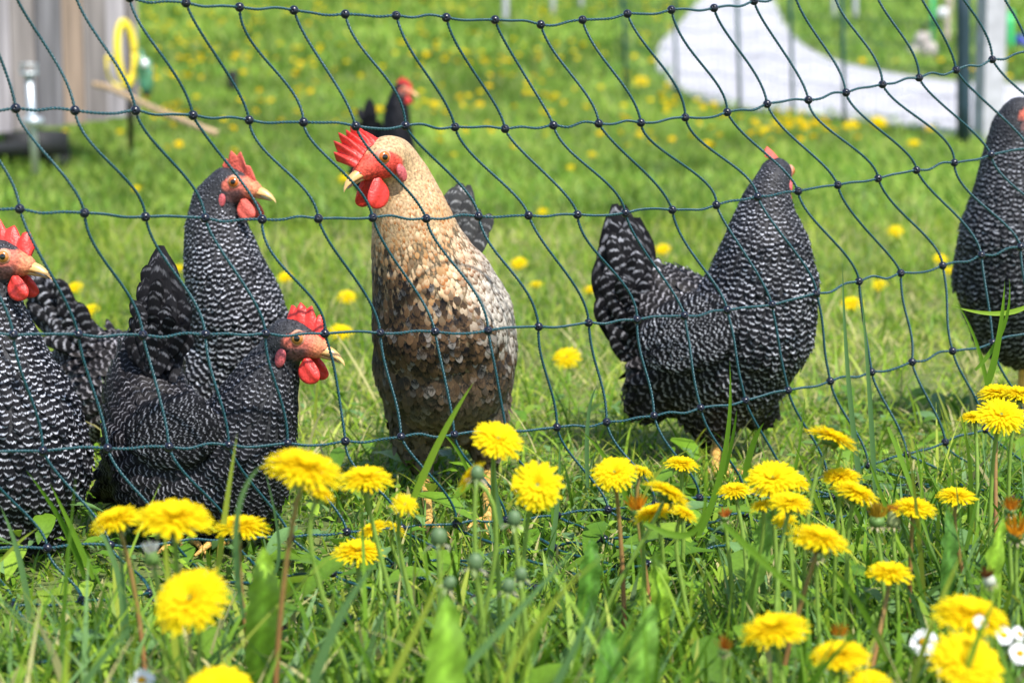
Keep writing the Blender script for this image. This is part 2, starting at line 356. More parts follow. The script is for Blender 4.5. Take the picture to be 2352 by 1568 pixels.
# ------------------------------------------------------------------ broad leaves in the grass
def leaf_mesh(base, tip, width, col, bulge=(0, -.02, .02), lobed=0, nrm_hint=(0, -1, .4), seg=18, vein=1):
    base, tip = np.asarray(base), np.asarray(tip); t = np.linspace(0, 1, seg+1)
    mid = (base+tip)/2+np.asarray(bulge); c = bez(base, base*.4+mid*.6, mid*.6+tip*.4, tip, seg+1)
    T = nrm(np.gradient(c, axis=0)); nh = nrm(np.asarray(nrm_hint, float)); Sd = nrm(np.cross(T, nh)); Nn = np.cross(Sd, T)
    w = width*.5*np.sin(math.pi*np.clip(t, 0, 1)**1.35)**.75+width*.04*(1-t)
    if lobed: w = w*(1-lobed*np.abs(np.sin(t*math.pi*5.5))**2)
    V = []; C = []
    for i in range(seg+1):
        for u in (-1, -.5, 0, .5, 1):
            V.append(c[i]+Sd[i]*u*w[i]*(1+(.10*math.sin(i*2.4+u*1.3+seg)+.05*math.sin(i*5.1)) * vein)+Nn[i]*vein*.0018*math.sin(i*1.1+u*2)+Nn[i]*(abs(u)*.18*w[i]+.0012*math.sin(i*1.9+abs(u)*3)*abs(u)))
            C.append(np.array(col)*(1.6 if u == 0 and vein else 1)*(1+.28*((i+int(abs(u)*2)) % 2)*vein))
    F = []
    for i in range(seg):
        for j in range(4): a = i*5+j; F.append([a, a+1, a+6, a+5])
    return np.array(V), F, np.array(C)
LG = (.17, .38, .02)
def big_leaf(tip_px, base_px, D, w, label, lobed=0, col=LG, hint=(.35, -1, .3)):
    w = w*.82; col = np.array(col)*[1.15, .88, 1.3]
    tp = P(*tip_px, D); bp_ = P(*base_px, D+.01); bp_[2] = min(bp_[2], .01)
    V, F, C = leaf_mesh(bp_, tp, w, col, lobed=max(lobed, .14), nrm_hint=hint, bulge=(.012*math.sin(tip_px[0]), -.025, .02), seg=24)
    o = mesh_obj('dandelion_leaf', V, F, M_leaf, cols={'Col': C}); tag(o, label, 'leaf', 'broad dandelion leaves standing in the grass')
big_leaf((1025, 1365), (985, 1640), 1.55, .038, 'large upright ribbed dandelion leaf at the bottom edge, below the bald green heads', 0, (.14, .34, .02))
big_leaf((605, 1255), (570, 1560), 1.75, .034, 'broad smooth pointed leaf right of the big yellow flower in front of the dark hen')
big_leaf((1760, 1165), (1700, 1330), 2.05, .026, 'rounded light green leaf under the double dandelion cluster on the right', 0, (.13, .33, .03))
big_leaf((1360, 1235), (1330, 1420), 1.95, .026, 'dark green rounded leaf below the round yellow flowers at the middle', 0, (.06, .20, .015))
big_leaf((1505, 1265), (1530, 1450), 1.95, .024, 'pale green leaf where the net folds lie on the grass')
big_leaf((2305, 1190), (2250, 1400), 1.9, .024, 'toothed curling dandelion leaf near the right edge', .35)
big_leaf((2175, 1170), (2150, 1330), 2.0, .022, 'dark toothed leaf behind the small flower stem near the right edge', .2, (.06, .19, .02))
big_leaf((1500, 1385), (1470, 1600), 1.7, .030, 'wide low leaf in the bottom middle grass', 0, (.12, .32, .03))
big_leaf((1400, 1440), (1430, 1640), 1.62, .030, 'darker wide leaf beside the wide low one in the bottom middle', 0, (.08, .25, .02))
# small weeds and clover: nobody could count them
mbv, mbf, mbc, off = [], [], [], 0
xs, ys = scatter(4200, 1.45, 3.3, .15)
for x, y in zip(xs, ys):
    h = random.uniform(.008, .05) if y < 2.7 else random.uniform(.005, .025); a = random.uniform(0, 6.28); L_ = random.uniform(.008, .022 if random.random() < .8 else .06)*(1.3 if y < 2.4 else 1)
    b0 = np.array([x, y, h]); dr = np.array([math.cos(a), math.sin(a), random.uniform(-.1, .7)])
    g = np.array(G1[random.choice([0, 1, 1, 2, 4])])*random.uniform(.8, 1.15)
    V, F, C = leaf_mesh(b0, b0+nrm(dr)*L_, L_*random.uniform(.35, .6), g, bulge=(0, 0, L_*.15), nrm_hint=(0, 0, 1), seg=5, vein=0)
    mbv.append(V); mbf.append(np.array(F)+off); mbc.append(C); off += len(V)
o = mesh_obj('clover_leaves', np.vstack(mbv), np.vstack(mbf), M_leaf, cols={'Col': np.vstack(mbc)})
tag(o, 'small round weed and clover leaves low in the foreground grass', 'weeds', kind='stuff')
# the long single blades that cross the hens and the net
blades = [((940, 1170), (1010, 990), (1088, 878), 2.1, .0075, 2), ((965, 1640), (1180, 1420), (1340, 1235), 1.6, .006, 4), ((1600, 1240), (1690, 1060), (1676, 828), 2.3, .007, 1),
 ((1665, 1090), (1690, 980), (1692, 940), 2.3, .004, 0), ((497, 1330), (520, 1150), (545, 995), 1.9, .006, 3), ((560, 1420), (505, 1130), (612, 1060), 1.7, .006, 4),
 ((1155, 1215), (1120, 1100), (1141, 1010), 2.1, .007, 4), ((1130, 1640), (1230, 1370), (1400, 1270), 1.5, .0045, 3), ((1360, 1640), (1440, 1450), (1550, 1360), 1.5, .004, 6),
 ((1480, 1200), (1650, 1300), (1615, 1060), 1.9, .006, 1), ((1990, 1200), (1940, 900), (1935, 600), 2.5, .0065, 4), ((2010, 1150), (2000, 900), (1978, 660), 2.5, .006, 4),
 ((2262, 900), (2300, 800), (2308, 645), 2.45, .008, 1), ((2240, 850), (2330, 760), (2318, 640), 2.45, .005, 1), ((2365, 700), (2300, 740), (2180, 700), 2.5, .006, 2), ((2280, 1000), (2270, 800), (2195, 690), 2.5, .005, 1),
 ((2110, 1380), (2030, 1150), (1990, 1040), 2.2, .006, 1), ((1660, 1200), (1760, 1300), (1900, 1420), 1.7, .006, 1), ((2040, 980), (2100, 1120), (2160, 1330), 2.2, .0055, 1),
 ((2190, 1640), (2240, 1450), (2305, 1345), 1.5, .005, 2), ((280, 1480), (300, 1300), (195, 1165), 1.9, .006, 4), ((70, 1440), (55, 1270), (0, 1160), 2.0, .006, 4), ((0, 1290), (40, 1240), (90, 1210), 2.1, .0035, 3),
 ((215, 1330), (170, 1220), (115, 1110), 2.1, .006, 1), ((195, 1330), (160, 1200), (60, 1080), 2.1, .007, 0), ((150, 1640), (230, 1500), (320, 1425), 1.6, .006, 4), ((420, 1640), (380, 1300), (378, 1210), 1.75, .006, 3),
 ((700, 1640), (760, 1400), (875, 1280), 1.6, .008, 4), ((860, 1640), (970, 1420), (1030, 1290), 1.6, .006, 3), ((1240, 1400), (1290, 1180), (1285, 1010), 2.3, .006, 4), ((1350, 1120), (1340, 930), (1372, 885), 2.4, .005, 4),
 ((1450, 1170), (1400, 1040), (1335, 990), 2.3, .006, 1), ((1470, 1160), (1505, 1060), (1590, 1030), 2.4, .004, 3), ((1790, 1180), (1830, 1130), (1850, 900), 2.4, .0045, 1), ((2060, 1560), (1980, 1360), (1890, 1290), 1.8, .006, 1),
 ((1100, 1150), (1060, 1020), (1010, 990), 2.2, .004, 1), ((1710, 1100), (1725, 1010), (1755, 970), 2.5, .008, 1), ((1840, 1620), (1850, 1560), (1990, 1430), 1.55, .006, 0), ((1240, 1640), (1330, 1480), (1370, 1360), 1.55, .006, 4),
 ((2080, 1640), (2120, 1450), (2220, 1250), 1.6, .005, 3), ((1900, 1210), (1860, 1100), (1820, 1010), 2.3, .0045, 2), ((2230, 1250), (2240, 1050), (2200, 930), 2.2, .005, 2), ((620, 1330), (670, 1290), (600, 1050), 2.0, .004, 4)]
lb = []; off = 0; LV, LF, LC = [], [], []
for a, m_, c_, D, w, ci in blades:
    p0, p1, p2 = P(*a, D), P(*m_, D-.01), P(*c_, D-.02)
    t = np.linspace(0, 1, 17)[:, None]; c = (1-t)**2*p0+2*(1-t)*t*p1+t*t*p2
    T = nrm(np.gradient(c, axis=0)); Sd = nrm(np.cross(T, np.array([random.uniform(-.5, .5), -1, .2])))
    ww = w*.5*np.clip(1-t**2.5, .02, 1)*np.clip(.6+t*2, 0, 1)
    V = np.stack([c-Sd*ww, c+np.array([0, .0006, 0]), c+Sd*ww], 1).reshape(-1, 3); F = []
    for i in range(16):
        for j in range(2): q = i*3+j; F.append([q, q+1, q+4, q+3])
    LV.append(V); LF.append(np.array(F)+off); LC.append(np.tile(G1[ci]*1.05, (len(V), 1))); off += len(V)
o = mesh_obj('grass_blades', np.vstack(LV), np.vstack(LF), M_grass, cols={'Col': np.vstack(LC)}); tag(o, 'long single grass blades leaning across the net and the hens', 'grass', kind='stuff')

# ------------------------------------------------------------------ dandelions
YEL = np.array([.97, .80, .012]); YEL2 = np.array([.93, .58, .008])
def frame(nv):
    nv = nrm(np.asarray(nv, float)); a = np.array([1.0, 0, 0]) if abs(nv[0]) < .8 else np.array([0, 1.0, 0])
    x = nrm(np.cross(a, nv)); y = np.cross(nv, x); return x, y, nv
def petals(c, nv, Rr, seed, dens=1.0, open_=1.0, miss=None, col=YEL, col2=YEL2, bw=1.0):
    rs = np.random.RandomState(seed); X, Y, Z = frame(nv); Vs, Cs, Fs = [], [], []; o = 0
    rings = [(30, 1.05, -.28), (36, .97, -.18), (50, .86, -.02), (46, .74, .14), (38, .58, .34), (28, .40, .66)]
    for cnt, rl, el in rings:
        cnt = int(cnt*dens)
        for k in range(cnt):
            a = 2*math.pi*(k+rs.uniform(-.4, .4))/cnt
            if miss is not None and rs.rand() < miss*max(0, math.cos(a-1.0)): continue
            L = Rr*rl*rs.uniform(.88, 1.08)*open_; e0 = el+rs.uniform(-.07, .07)+.14; e1 = e0-rs.uniform(.04, .24)
            rd = math.cos(a)*X+math.sin(a)*Y; sd_ = -math.sin(a)*X+math.cos(a)*Y
            w = Rr*(.050 if rl > .93 else .041)*rs.uniform(.8, 1.2)*bw; p = c+rd*Rr*.10*rl; pts = [p]
            for s_ in range(4):
                e = e0+(e1-e0)*s_/3; p = p+(rd*math.cos(e)+Z*math.sin(e))*L*.25*(.9 if s_ == 0 else 1); pts.append(p)
            cc = col*(1-.08*rs.rand())+(col2-col)*rs.rand()**3*.4
            for i, (q, wf) in enumerate(zip(pts, (.5, .85, 1.05, 1.1, .8))):
                Vs += [q-sd_*w*wf, q-Z*w*.22, q+sd_*w*wf]; k_ = cc*(1 if i else .8); Cs += [k_, k_*.9, k_]
            for i in range(4):
                for j in range(2): q = o+i*3+j; Fs.append([q, q+1, q+4, q+3])
            o += 15
    return np.array(Vs), Fs, np.clip(np.array(Cs), 0, 1)
def calyx(mb, c, nv, Rr, seed, bracts=12, ball_=.33, drop=.55, col=(.07, .17, .03), colb=(.13, .20, .06)):
    rs = np.random.RandomState(seed+99); X, Y, Z = frame(nv)
    prof = [(.02, .05), (.75, .02), (1.0, -.35), (1.0, -.8), (.8, -1.15), (.45, -1.35), (.2, -1.4)]; V = []; m_ = 12
    for r_, z_ in prof:
        for j in range(m_):
            a = 2*math.pi*j/m_; V.append(c+Rr*ball_*(r_*(math.cos(a)*X+math.sin(a)*Y)*(1+.07*(j % 2))+z_*Z))
    F = [[i*m_+j, i*m_+(j+1) % m_, (i+1)*m_+(j+1) % m_, (i+1)*m_+j] for i in range(len(prof)-1) for j in range(m_)]
    mb.add(V, F, col)
    for k in range(bracts):
        a = 2*math.pi*k/bracts+rs.uniform(-.2, .2); rd = math.cos(a)*X+math.sin(a)*Y; sd_ = -math.sin(a)*X+math.cos(a)*Y
        p = c+Rr*ball_*(rd*.7-Z*1.15); e = rs.uniform(-.2, .4); L = Rr*drop*rs.uniform(.7, 1.1); V = []
        for i, wf in enumerate((.9, 1.0, .7, .12)):
            V += [p-sd_*Rr*.075*wf, p+sd_*Rr*.075*wf]; e2 = e-i*.75; p = p+(rd*math.cos(e2)+Z*math.sin(e2))*L/3
        mb.add(V, [[i*2, i*2+1, i*2+3, i*2+2] for i in range(3)], colb)
DG = 'dandelions in front of the net'
def stem_mb(c, nv, Rr, base, r, col, k=1.0):
    Z = nrm(np.asarray(nv, float)); top = c-Z*Rr*.42*k; ln = np.linalg.norm(top-base)
    side = np.array([random.uniform(-1, 1), random.uniform(-.5, .5), 0])*ln*.05
    pts = bez(top, top-Z*ln*.22+side, base+np.array([0, 0, ln*.35])+side, base, 12)
    V, F = tube(pts, np.linspace(r*.85, r*1.15, 12), 8); C = np.tile(np.array(col), (len(V), 1))
    f = np.repeat(np.linspace(0, 1, 12), 8)[:, None]; C2 = np.array([.20, .30, .05])
    mb = MB(); mb.add(V, F, C*(.55+.45*f)+C2*(.45*(1-f)) if f is not None else C); return mb
GRN = (.20, .33, .05); RED = (.33, .13, .06)
def dandelion(px, py, D, w, label, tilt=(0, -.15), lean=0, stem=GRN, dens=1.0, miss=None, open_=1.0, col=YEL, seed=None, z0=0, group=DG, bw=1.0):
    """w: head width in the frame's px; tilt: lean of the face to +x and -y"""
    seed = seed if seed is not None else int(px*7+py); random.seed(seed)
    if abs(tilt[1]) < .42: tilt = (tilt[0], tilt[1]*.5)
    c = P(px, py, D); Rr = w*.5/FPX*D*1.05; nv = np.array([tilt[0], tilt[1], 1.0]); Z = nrm(nv)
    c = c-Z*Rr*.22
    base = np.array([c[0]+lean, D+random.uniform(-.03, .03), z0]); base[2] = float(zg(base[1]))
    root = empty('dandelion', base, label, 'dandelion', group)
    V, F, C = petals(c, nv, Rr, seed, dens, open_, miss, col, bw=bw); mesh_obj('petals', V, F, M_petal, root, cols={'Col': C}, smooth=False)
    mb = MB(); calyx(mb, c, nv, Rr, seed); mb.build('bracts', M_green, root)
    stem_mb(c, nv, Rr, base, .0021 if D < 2.6 else .0018, stem).build('stem', M_stem, root)
    return root
DL = [
 (262, 1176, 1.82, 118, 'yellow dandelion before the gap between the two dark hens, left one of a touching pair', (-.25, -.25), .02, RED),
 (400, 1166, 1.66, 168, 'wide domed yellow dandelion right of its touching neighbour, below the dark hen', (.05, -.35), .0, GRN),
 (552, 1192, 1.90, 122, 'yellow dandelion with orange tips under the belly of the dark hen', (0, -.12), .01, RED),
 (427, 1360, 1.56, 168, 'large yellow dandelion facing the camera low on the left', (-.35, -.8), .0, GRN),
 (708, 1052, 1.66, 172, 'wide domed dandelion on a tall reddish stem left of the speckled hen', (.28, -.2), -.03, RED),
 (738, 1120, 1.76, 74, 'small half open dandelion tucked under the wide domed one', (.45, .1), .03, GRN),
 (840, 1082, 1.88, 116, 'yellow dandelion left of the speckled hen\'s thigh', (0, -.35), .03, GRN),
 (932, 1152, 1.90, 64, 'small sparse dandelion with few petals before the speckled hen\'s leg', (.35, -.8), .02, GRN),
 (850, 1206, 2.08, 72, 'orange tinged dandelion behind the upright grass blade, left of a green bud', (-.5, -.2), .01, GRN),
 (912, 1206, 2.08, 56, 'small dandelion right of the upright grass blade under the sparse one', (.6, -.1), .02, GRN),
 (822, 1250, 2.0, 112, 'lowest yellow dandelion of the cluster left of the speckled hen\'s feet', (0, -.3), .02, GRN),
 (1148, 996, 1.90, 112, 'tall tilted dandelion overlapping the speckled hen\'s thigh', (.35, -.6), 0, GRN),
 (1072, 1086, 1.86, 84, 'dandelion turned left seen from behind beside a round green head', (-1.3, .3), 0, GRN),
 (1235, 1110, 1.86, 110, 'dandelion with wide separate petals facing the camera right of the speckled hen', (.1, -1.9), -.01, GRN),
 (1410, 1075, 2.0, 96, 'round yellow dandelion left of the touching smaller one, below the gap between hens', (-.1, -.7), .01, RED),
 (1476, 1074, 2.08, 56, 'smaller dandelion touching the right side of a round one', (.3, -.2), .01, RED),
 (1567, 1054, 2.2, 76, 'flat yellow dandelion left of the barred hen\'s yellow feet', (.1, -.2), 0, GRN),
 (1542, 1118, 1.92, 112, 'tilted dandelion seen from below its green cup on a pale curved stem', (.55, .25), -.07, GRN),
 (1500, 1163, 1.96, 104, 'ragged orange tinged dandelion beneath the tilted one', (-.3, .1), .01, GRN),
 (1574, 1168, 1.98, 70, 'half hidden dandelion on the right beneath the tilted one', (.5, 0), .01, GRN),
 (1686, 1115, 2.12, 72, 'small dandelion whose edge touches a black bead of the net', (-.1, -.3), .01, GRN),
 (1775, 1086, 1.98, 112, 'fluffy domed dandelion, the largest of the right cluster', (-.1, -.6), .01, GRN),
 (1826, 1092, 2.02, 78, 'fluffy dandelion merging with the right side of the largest of the cluster', (.35, -.4), .01, GRN),
 (1818, 1140, 1.92, 96, 'yellow dandelion overlapping the bottom of the fluffy cluster', (.1, -.3), -.01, GRN),
 (1748, 1152, 1.98, 60, 'small low dandelion left below the fluffy cluster', (-.3, -.2), -.01, GRN),
 (1802, 1190, 1.95, 56, 'orange yellow half closed dandelion hanging above the flat wide one', (-.2, -.8), .01, GRN),
 (1930, 1082, 2.05, 90, 'dandelion with fine brown tips just left of the drooping one', (-.05, -.2), 0, GRN),
 (1974, 1118, 1.98, 108, 'dandelion tilted to the right over its green cup', (.38, -.1), -.01, GRN),
 (1918, 990, 2.05, 118, 'highest dandelion under the barred hen, opened sideways like a fan', (.42, .3), -.02, GRN),
 (2100, 1152, 2.0, 98, 'dandelion with drooping bracts between the two brown closed heads and the right edge', (.05, -.3), .0, RED),
 (2198, 1127, 2.1, 86, 'dandelion on a pinkish stem near the right edge above the curling leaf', (.0, -.25), .02, RED),
 (1888, 1219, 1.78, 136, 'flat wide dandelion seen from the side over a brown stem, right of centre', (.22, -.18), -.03, RED),
 (2043, 1300, 1.85, 104, 'single flat dandelion with broad petals on a brown stem low on the right', (0, -.25), -.02, RED),
 (1775, 1423, 1.64, 150, 'flat dandelion crossed by a green grass blade at the bottom right', (-.18, -.2), .02, GRN),
 (1930, 1487, 1.62, 130, 'dandelion in front of an orange withered head at the bottom right', (-.05, -.3), 0, GRN),
 (2234, 1390, 1.55, 168, 'largest dandelion at the bottom right corner above the daisies', (.12, -.32), 0, GRN),
 (2232, 1508, 1.50, 164, 'big dandelion in the bottom right corner below the largest one', (.3, -.8), 0, GRN),
 (1999, 1562, 1.6, 100, 'dandelion cut by the bottom edge on the right', (0, -.5), 0, GRN),
 (500, 1570, 1.5, 158, 'dandelion cut by the bottom edge on the left', (0, -.5), 0, GRN),
 (2290, 890, 2.3, 82, 'left dandelion of the top pair at the right edge below the dark hen', (-.1, -.3), 0, RED),
 (2345, 893, 2.28, 80, 'dandelion of the top pair touching the right edge', (.1, -.3), 0, GRN),
 (2302, 942, 2.15, 104, 'spiky dandelion under the top pair at the right edge', (0, -.7), 0, GRN),
 (2238, 948, 2.25, 66, 'small flat dandelion left of the spiky one near the right edge', (-.1, -.1), 0, GRN),
]
for (px, py, D, w, lab, tl, ln, sc) in DL:
    dens = .42 if w < 66 else (1.15 if D < 1.7 else .95)
    kw = {}
    if 'sparse' in lab: dens = .3
    if 'separate' in lab or 'broad petals' in lab: kw['bw'] = 1.5; dens = .55
    dandelion(px, py, D, w, lab, tl, ln, sc, dens, **kw)
MDL = [(172, 655, 36), (208, 706, 30), (407, 613, 28), (655, 632, 32), (783, 754, 58), (795, 676, 42), (1190, 600, 38), (1230, 648, 30), (1356, 660, 36), (1522, 568, 36),
       (1300, 814, 62), (1245, 483, 24), (1957, 690, 50), (2057, 526, 36), (2160, 590, 32), (2182, 618, 28), (2020, 650, 24), (1360, 352, 22), (1310, 382, 18), (1042, 352, 18),
       (2100, 325, 28), (790, 406, 30), (313, 430, 22), (1472, 183, 40), (1522, 213, 22), (2022, 277, 40), (1960, 282, 34), (1900, 292, 26), (2095, 326, 22), (1545, 235, 26), (150, 300, 16), (275, 300, 18), (1440, 165, 30)]
for (px, py, w) in MDL:
    g = G(px, py, .05); D = g[1]
    names = {172: 'yellow dandelion behind the net right of the leftmost hen\'s wattle', 208: 'small yellow dandelion above the tail of the left hens', 783: 'out of focus dandelion right of the big red comb', 795: 'flat dandelion left of the speckled hen\'s breast',
             1300: 'dandelion on a long stem alone between the speckled hen and the barred hen', 1190: 'dandelion right of the speckled hen\'s white shoulder', 1522: 'orange yellow dandelion over the barred hen\'s back', 2057: 'dandelion with a dark centre in the right lawn',
             1957: 'wide pair of blooms right of the barred hen\'s breast', 1356: 'dandelion touching the barred hen\'s tail'}
    lab = names.get(px, 'soft yellow dandelion scattered on the lawn behind the net')
    dandelion(px, py, D, max(w, .03*FPX/D), lab, (random.uniform(-.3, .3), -.3-.5*random.random()), random.uniform(-.01, .01), GRN, .5 if w > 30 else .3, group='dandelions on the lawn behind the net')
# far flowers: copies of three small blooms, single objects
def far_flower(seed):
    root = empty('meadow_flower', (0, 0, 0), 'blurred yellow flower in the far meadow', 'flower', 'yellow flowers of the far meadow')
    V, F, C = petals(np.array([0, 0, .075]), (.1, -.5, 1), .02, seed, .30, bw=2.2, col=YEL*np.array([1, .96, 1]))
    mesh_obj('petals', V, F, M_petal, root, cols={'Col': C}, smooth=False)
    mb = MB(); V, F = tube([(0, 0, 0), (.004, 0, .04), (0, 0, .072)], .0015, 5); mb.add(V, F, GRN); mb.build('stem', M_stem, root); return root
protos = [far_flower(s) for s in (1, 2, 3)]
def clear_of_things(px, py): return not (0 < px < 330 and py < 330)
cnt = 0; rs = np.random.RandomState(11); spots = []
cl = [(rs.uniform(340, 2300), rs.uniform(30, 330)) for _ in range(46)]
while cnt < 262:
    if rs.rand() < .6: cx_, cy_ = cl[rs.randint(len(cl))]; px, py = cx_+rs.randn()*42, cy_+rs.randn()*11
    else: px, py = rs.uniform(0, 2352), 25+330*rs.rand()**1.4
    if py < 10 or not clear_of_things(px, py) or inpoly(np.array([px]), np.array([py]), PATHPOLY)[0]: continue
    if 1800 < px and py < 170 and rs.rand() < .75: continue
    if 1300 < px < 1500 and rs.rand() < .5: continue
    spots.append(G(px, py, .06)); cnt += 1
for i, g in enumerate(spots):
    src = protos[i % 3]
    if i < 3: r_ = src
    else:
        r_ = src.copy(); COL.objects.link(r_)
        for ch in src.children: c2 = ch.copy(); COL.objects.link(c2); c2.parent = r_
    sc = rs.uniform(.55, 1.1)*(1.05 if g[1] > 12 else .95); r_.location = (g[0], g[1], float(zg(g[1]))); r_.scale = (sc, sc, rs.uniform(.7, 1.1)); r_.rotation_euler = (0, 0, rs.uniform(0, 6.28))
Vs, Fs, o_ = [], [], 0
n_ = 1000; yy = 9+17*rs.rand(n_)**.8; xx = rs.uniform(-1, 1, n_)*(yy*.24+.5)
pp = np.stack([xx, yy, zg(yy)+.07], 1); px, py = project(pp); dn = pnoise(xx, yy, .9, 5)
ok = ~inpoly(px, py, PATHPOLY) & ((dn > .52) | (rs.rand(n_) < .25)) & ~((px > 1850) & (py < 170)); 
for p in pp[ok]:
    V, F = ball(p, (.017, .017, .008), n=3, m=6); Vs.append(V); Fs += [[i+o_ for i in f] for f in F]; o_ += len(V)
o = mesh_obj('meadow_flowers', np.vstack(Vs), Fs, M_petal, cols={'Col': np.tile(YEL, (o_, 1))}); tag(o, 'hazy carpet of tiny yellow flowers far up the meadow', 'flowers', kind='stuff')

# bald green heads, closed and withered heads, daisies
def bald_head(px, py, D, w, label, stem=GRN, tilt=(0, 0)):
    random.seed(int(px)); c = P(px, py, D); r = w*.5/FPX*D; base = np.array([c[0]+.01, D, 0.])
    root = empty('dandelion_seed_base', base, label, 'dandelion', 'spent dandelion heads'); nv = np.array([tilt[0], tilt[1], 1.]); Z = nrm(nv); X, Y, _ = frame(nv)
    mb = MB(); V, F = ball(c, (r*.9, r*.9, r*1.05), np.array([X, Y, Z]), 10, 14); mb.add(V, F, (.10, .17, .07)); mb.build('receptacle', M_green, root)
    mb = MB()
    for k in range(14):
        a = k*.449*2.3; rd = math.cos(a)*X+math.sin(a)*Y; sd_ = np.cross(Z, rd); p = c-Z*r*.9+rd*r*.3; L = r*random.uniform(1.1, 1.9); V = []; e = random.uniform(-.1, .5)
        for i, wf in enumerate((.8, 1, .8, .15)): V += [p-sd_*r*.17*wf, p+sd_*r*.17*wf]; p = p+(rd*math.cos(e-i*.5)+Z*math.sin(e-i*.5))*L/3
        mb.add(V, [[i*2, i*2+1, i*2+3, i*2+2] for i in range(3)], (.34, .34, .22) if k % 2 else (.20, .27, .10))
    mb.build('bracts', M_green, root); stem_mb(c, nv, r*2, base, .0021, stem, .4).build('stem', M_stem, root)
bald_head(1181, 1190, 1.8, 38, 'round bald green dandelion head with blossom above and right of the flower facing the camera', (.22, .33, .05))
bald_head(1008, 1232, 1.75, 44, 'bald green dandelion head with an orange tip before the speckled hen\'s foot')
bald_head(1092, 1290, 1.72, 42, 'bald green head with pale star shaped bracts at bottom centre')
bald_head(1168, 1345, 1.7, 36, 'lowest bald green head with wide pale bracts at bottom centre')
bald_head(1197, 1318, 1.75, 34, 'bald yellowish green head touching the lowest one')
bald_head(1033, 1338, 1.72, 34, 'dull olive bald head lying left of the star shaped one', tilt=(.6, 0))
bald_head(1096, 1086, 1.84, 36, 'round green head in front of the dandelion turned left')
def closed_head(px, py, D, h, label, tipcol, tilt=(0, 0), cupcol=(.12, .22, .05), cupf=.55):
    random.seed(int(px)); c = P(px, py, D); H = h/FPX*D; base = np.array([c[0]+.008, D, 0.]); nv = np.array([tilt[0], tilt[1], 1.]); Z = nrm(nv); X, Y, _ = frame(nv)
    root = empty('closed_dandelion', base, label, 'dandelion', 'closed and withered dandelion heads')
    b0 = c-Z*H*.5; mb = MB(); m_ = 14; V = []; prof = [(.12, 0), (.24, .06), (.28, .22), (.24, .42), (.20, cupf)]
    for r_, z_ in prof:
        for j in range(m_): a = 2*math.pi*j/m_; V.append(b0+H*(r_*(1+.09*(j % 2))*(math.cos(a)*X+math.sin(a)*Y)+z_*Z))
    mb.add(V, [[i*m_+j, i*m_+(j+1) % m_, (i+1)*m_+(j+1) % m_, (i+1)*m_+j] for i in range(4) for j in range(m_)], cupcol)
    for k in range(9):
        a = k*.7; rd = math.cos(a)*X+math.sin(a)*Y; sd_ = np.cross(Z, rd); p = b0+rd*H*.15; V = []; e = .2
        for i, wf in enumerate((.8, 1, .7, .1)): V += [p-sd_*H*.05*wf, p+sd_*H*.05*wf]; p = p+(rd*math.cos(e-i*.8)+Z*math.sin(e-i*.8))*H*.11
        mb.add(V, [[i*2, i*2+1, i*2+3, i*2+2] for i in range(3)], (.30, .27, .14))
    mb.build('bracts', M_green, root); mb = MB()
    for k in range(46):
        a = random.uniform(0, 6.28); rr = H*.17*math.sqrt(random.random()); p = b0+Z*H*(cupf-.12)+rr*(math.cos(a)*X+math.sin(a)*Y); d = nrm(Z+.35*(math.cos(a)*X+math.sin(a)*Y)*random.random()+np.random.RandomState(k).randn(3)*.26)
        L = H*(1.05-cupf)*random.uniform(.75, 1.1); sd_ = nrm(np.cross(d, [random.random(), 1, .3])); q = p+d*L; w = H*.028
        mb.add([p-sd_*w, p+sd_*w, q+sd_*w*.6, q-sd_*w*.6], [[0, 1, 2, 3]], np.array(tipcol)*random.uniform(.6, 1.1))
    mb.build('petal_tuft', M_petal, root, smooth=False); stem_mb(c, nv, H*.9, base, .002, GRN).build('stem', M_stem, root)
closed_head(347, 1268, 1.72, 62, 'closed green head with a white woolly tip between dandelions on the left', (.75, .74, .68), (-.15, 0))
closed_head(2015, 1180, 1.95, 62, 'closed dark yellow bud pointing up near the drooping dandelion', (.45, .28, .02), (.05, 0), cupf=.35)
closed_head(2052, 1182, 2.0, 58, 'withered pale head with orange tip beside the closed dark yellow bud', (.75, .25, .05), (0, 0), (.28, .33, .14), .7)
closed_head(2268, 1322, 1.72, 52, 'brown withered head with a white ring above the largest dandelion', (.25, .10, .03), (-.4, -.2), (.5, .52, .42), .5)
closed_head(1664, 1482, 1.6, 46, 'orange brown withered head left of the bottom right dandelions', (.55, .18, .02), (0, -.5), cupf=.3)
closed_head(1925, 1452, 1.7, 46, 'orange withered head poking out behind a yellow dandelion at the bottom right', (.80, .30, .02), (0, -.3), cupf=.3)
closed_head(2322, 1160, 1.95, 50, 'curled orange withered head at the right edge', (.70, .26, .02), (0, -.5), cupf=.3)
closed_head(2333, 1212, 1.9, 70, 'ragged orange wilting bloom at the right edge below the curled one', (.85, .38, .02), (-.2, -.6), cupf=.2)
closed_head(1876, 1262, 1.85, 52, 'dull yellow closed head hiding under the flat wide dandelion', (.55, .36, .03), (-.1, -.3), cupf=.4)
closed_head(1665, 1180, 2.05, 36, 'small orange withered head left of the rounded leaf', (.80, .28, .05), (0, -.3), cupf=.3)
closed_head(1462, 1160, 1.98, 60, 'orange wilting head at the left end of the ragged dandelion pair', (.88, .38, .02), (-.3, -.3), cupf=.4)
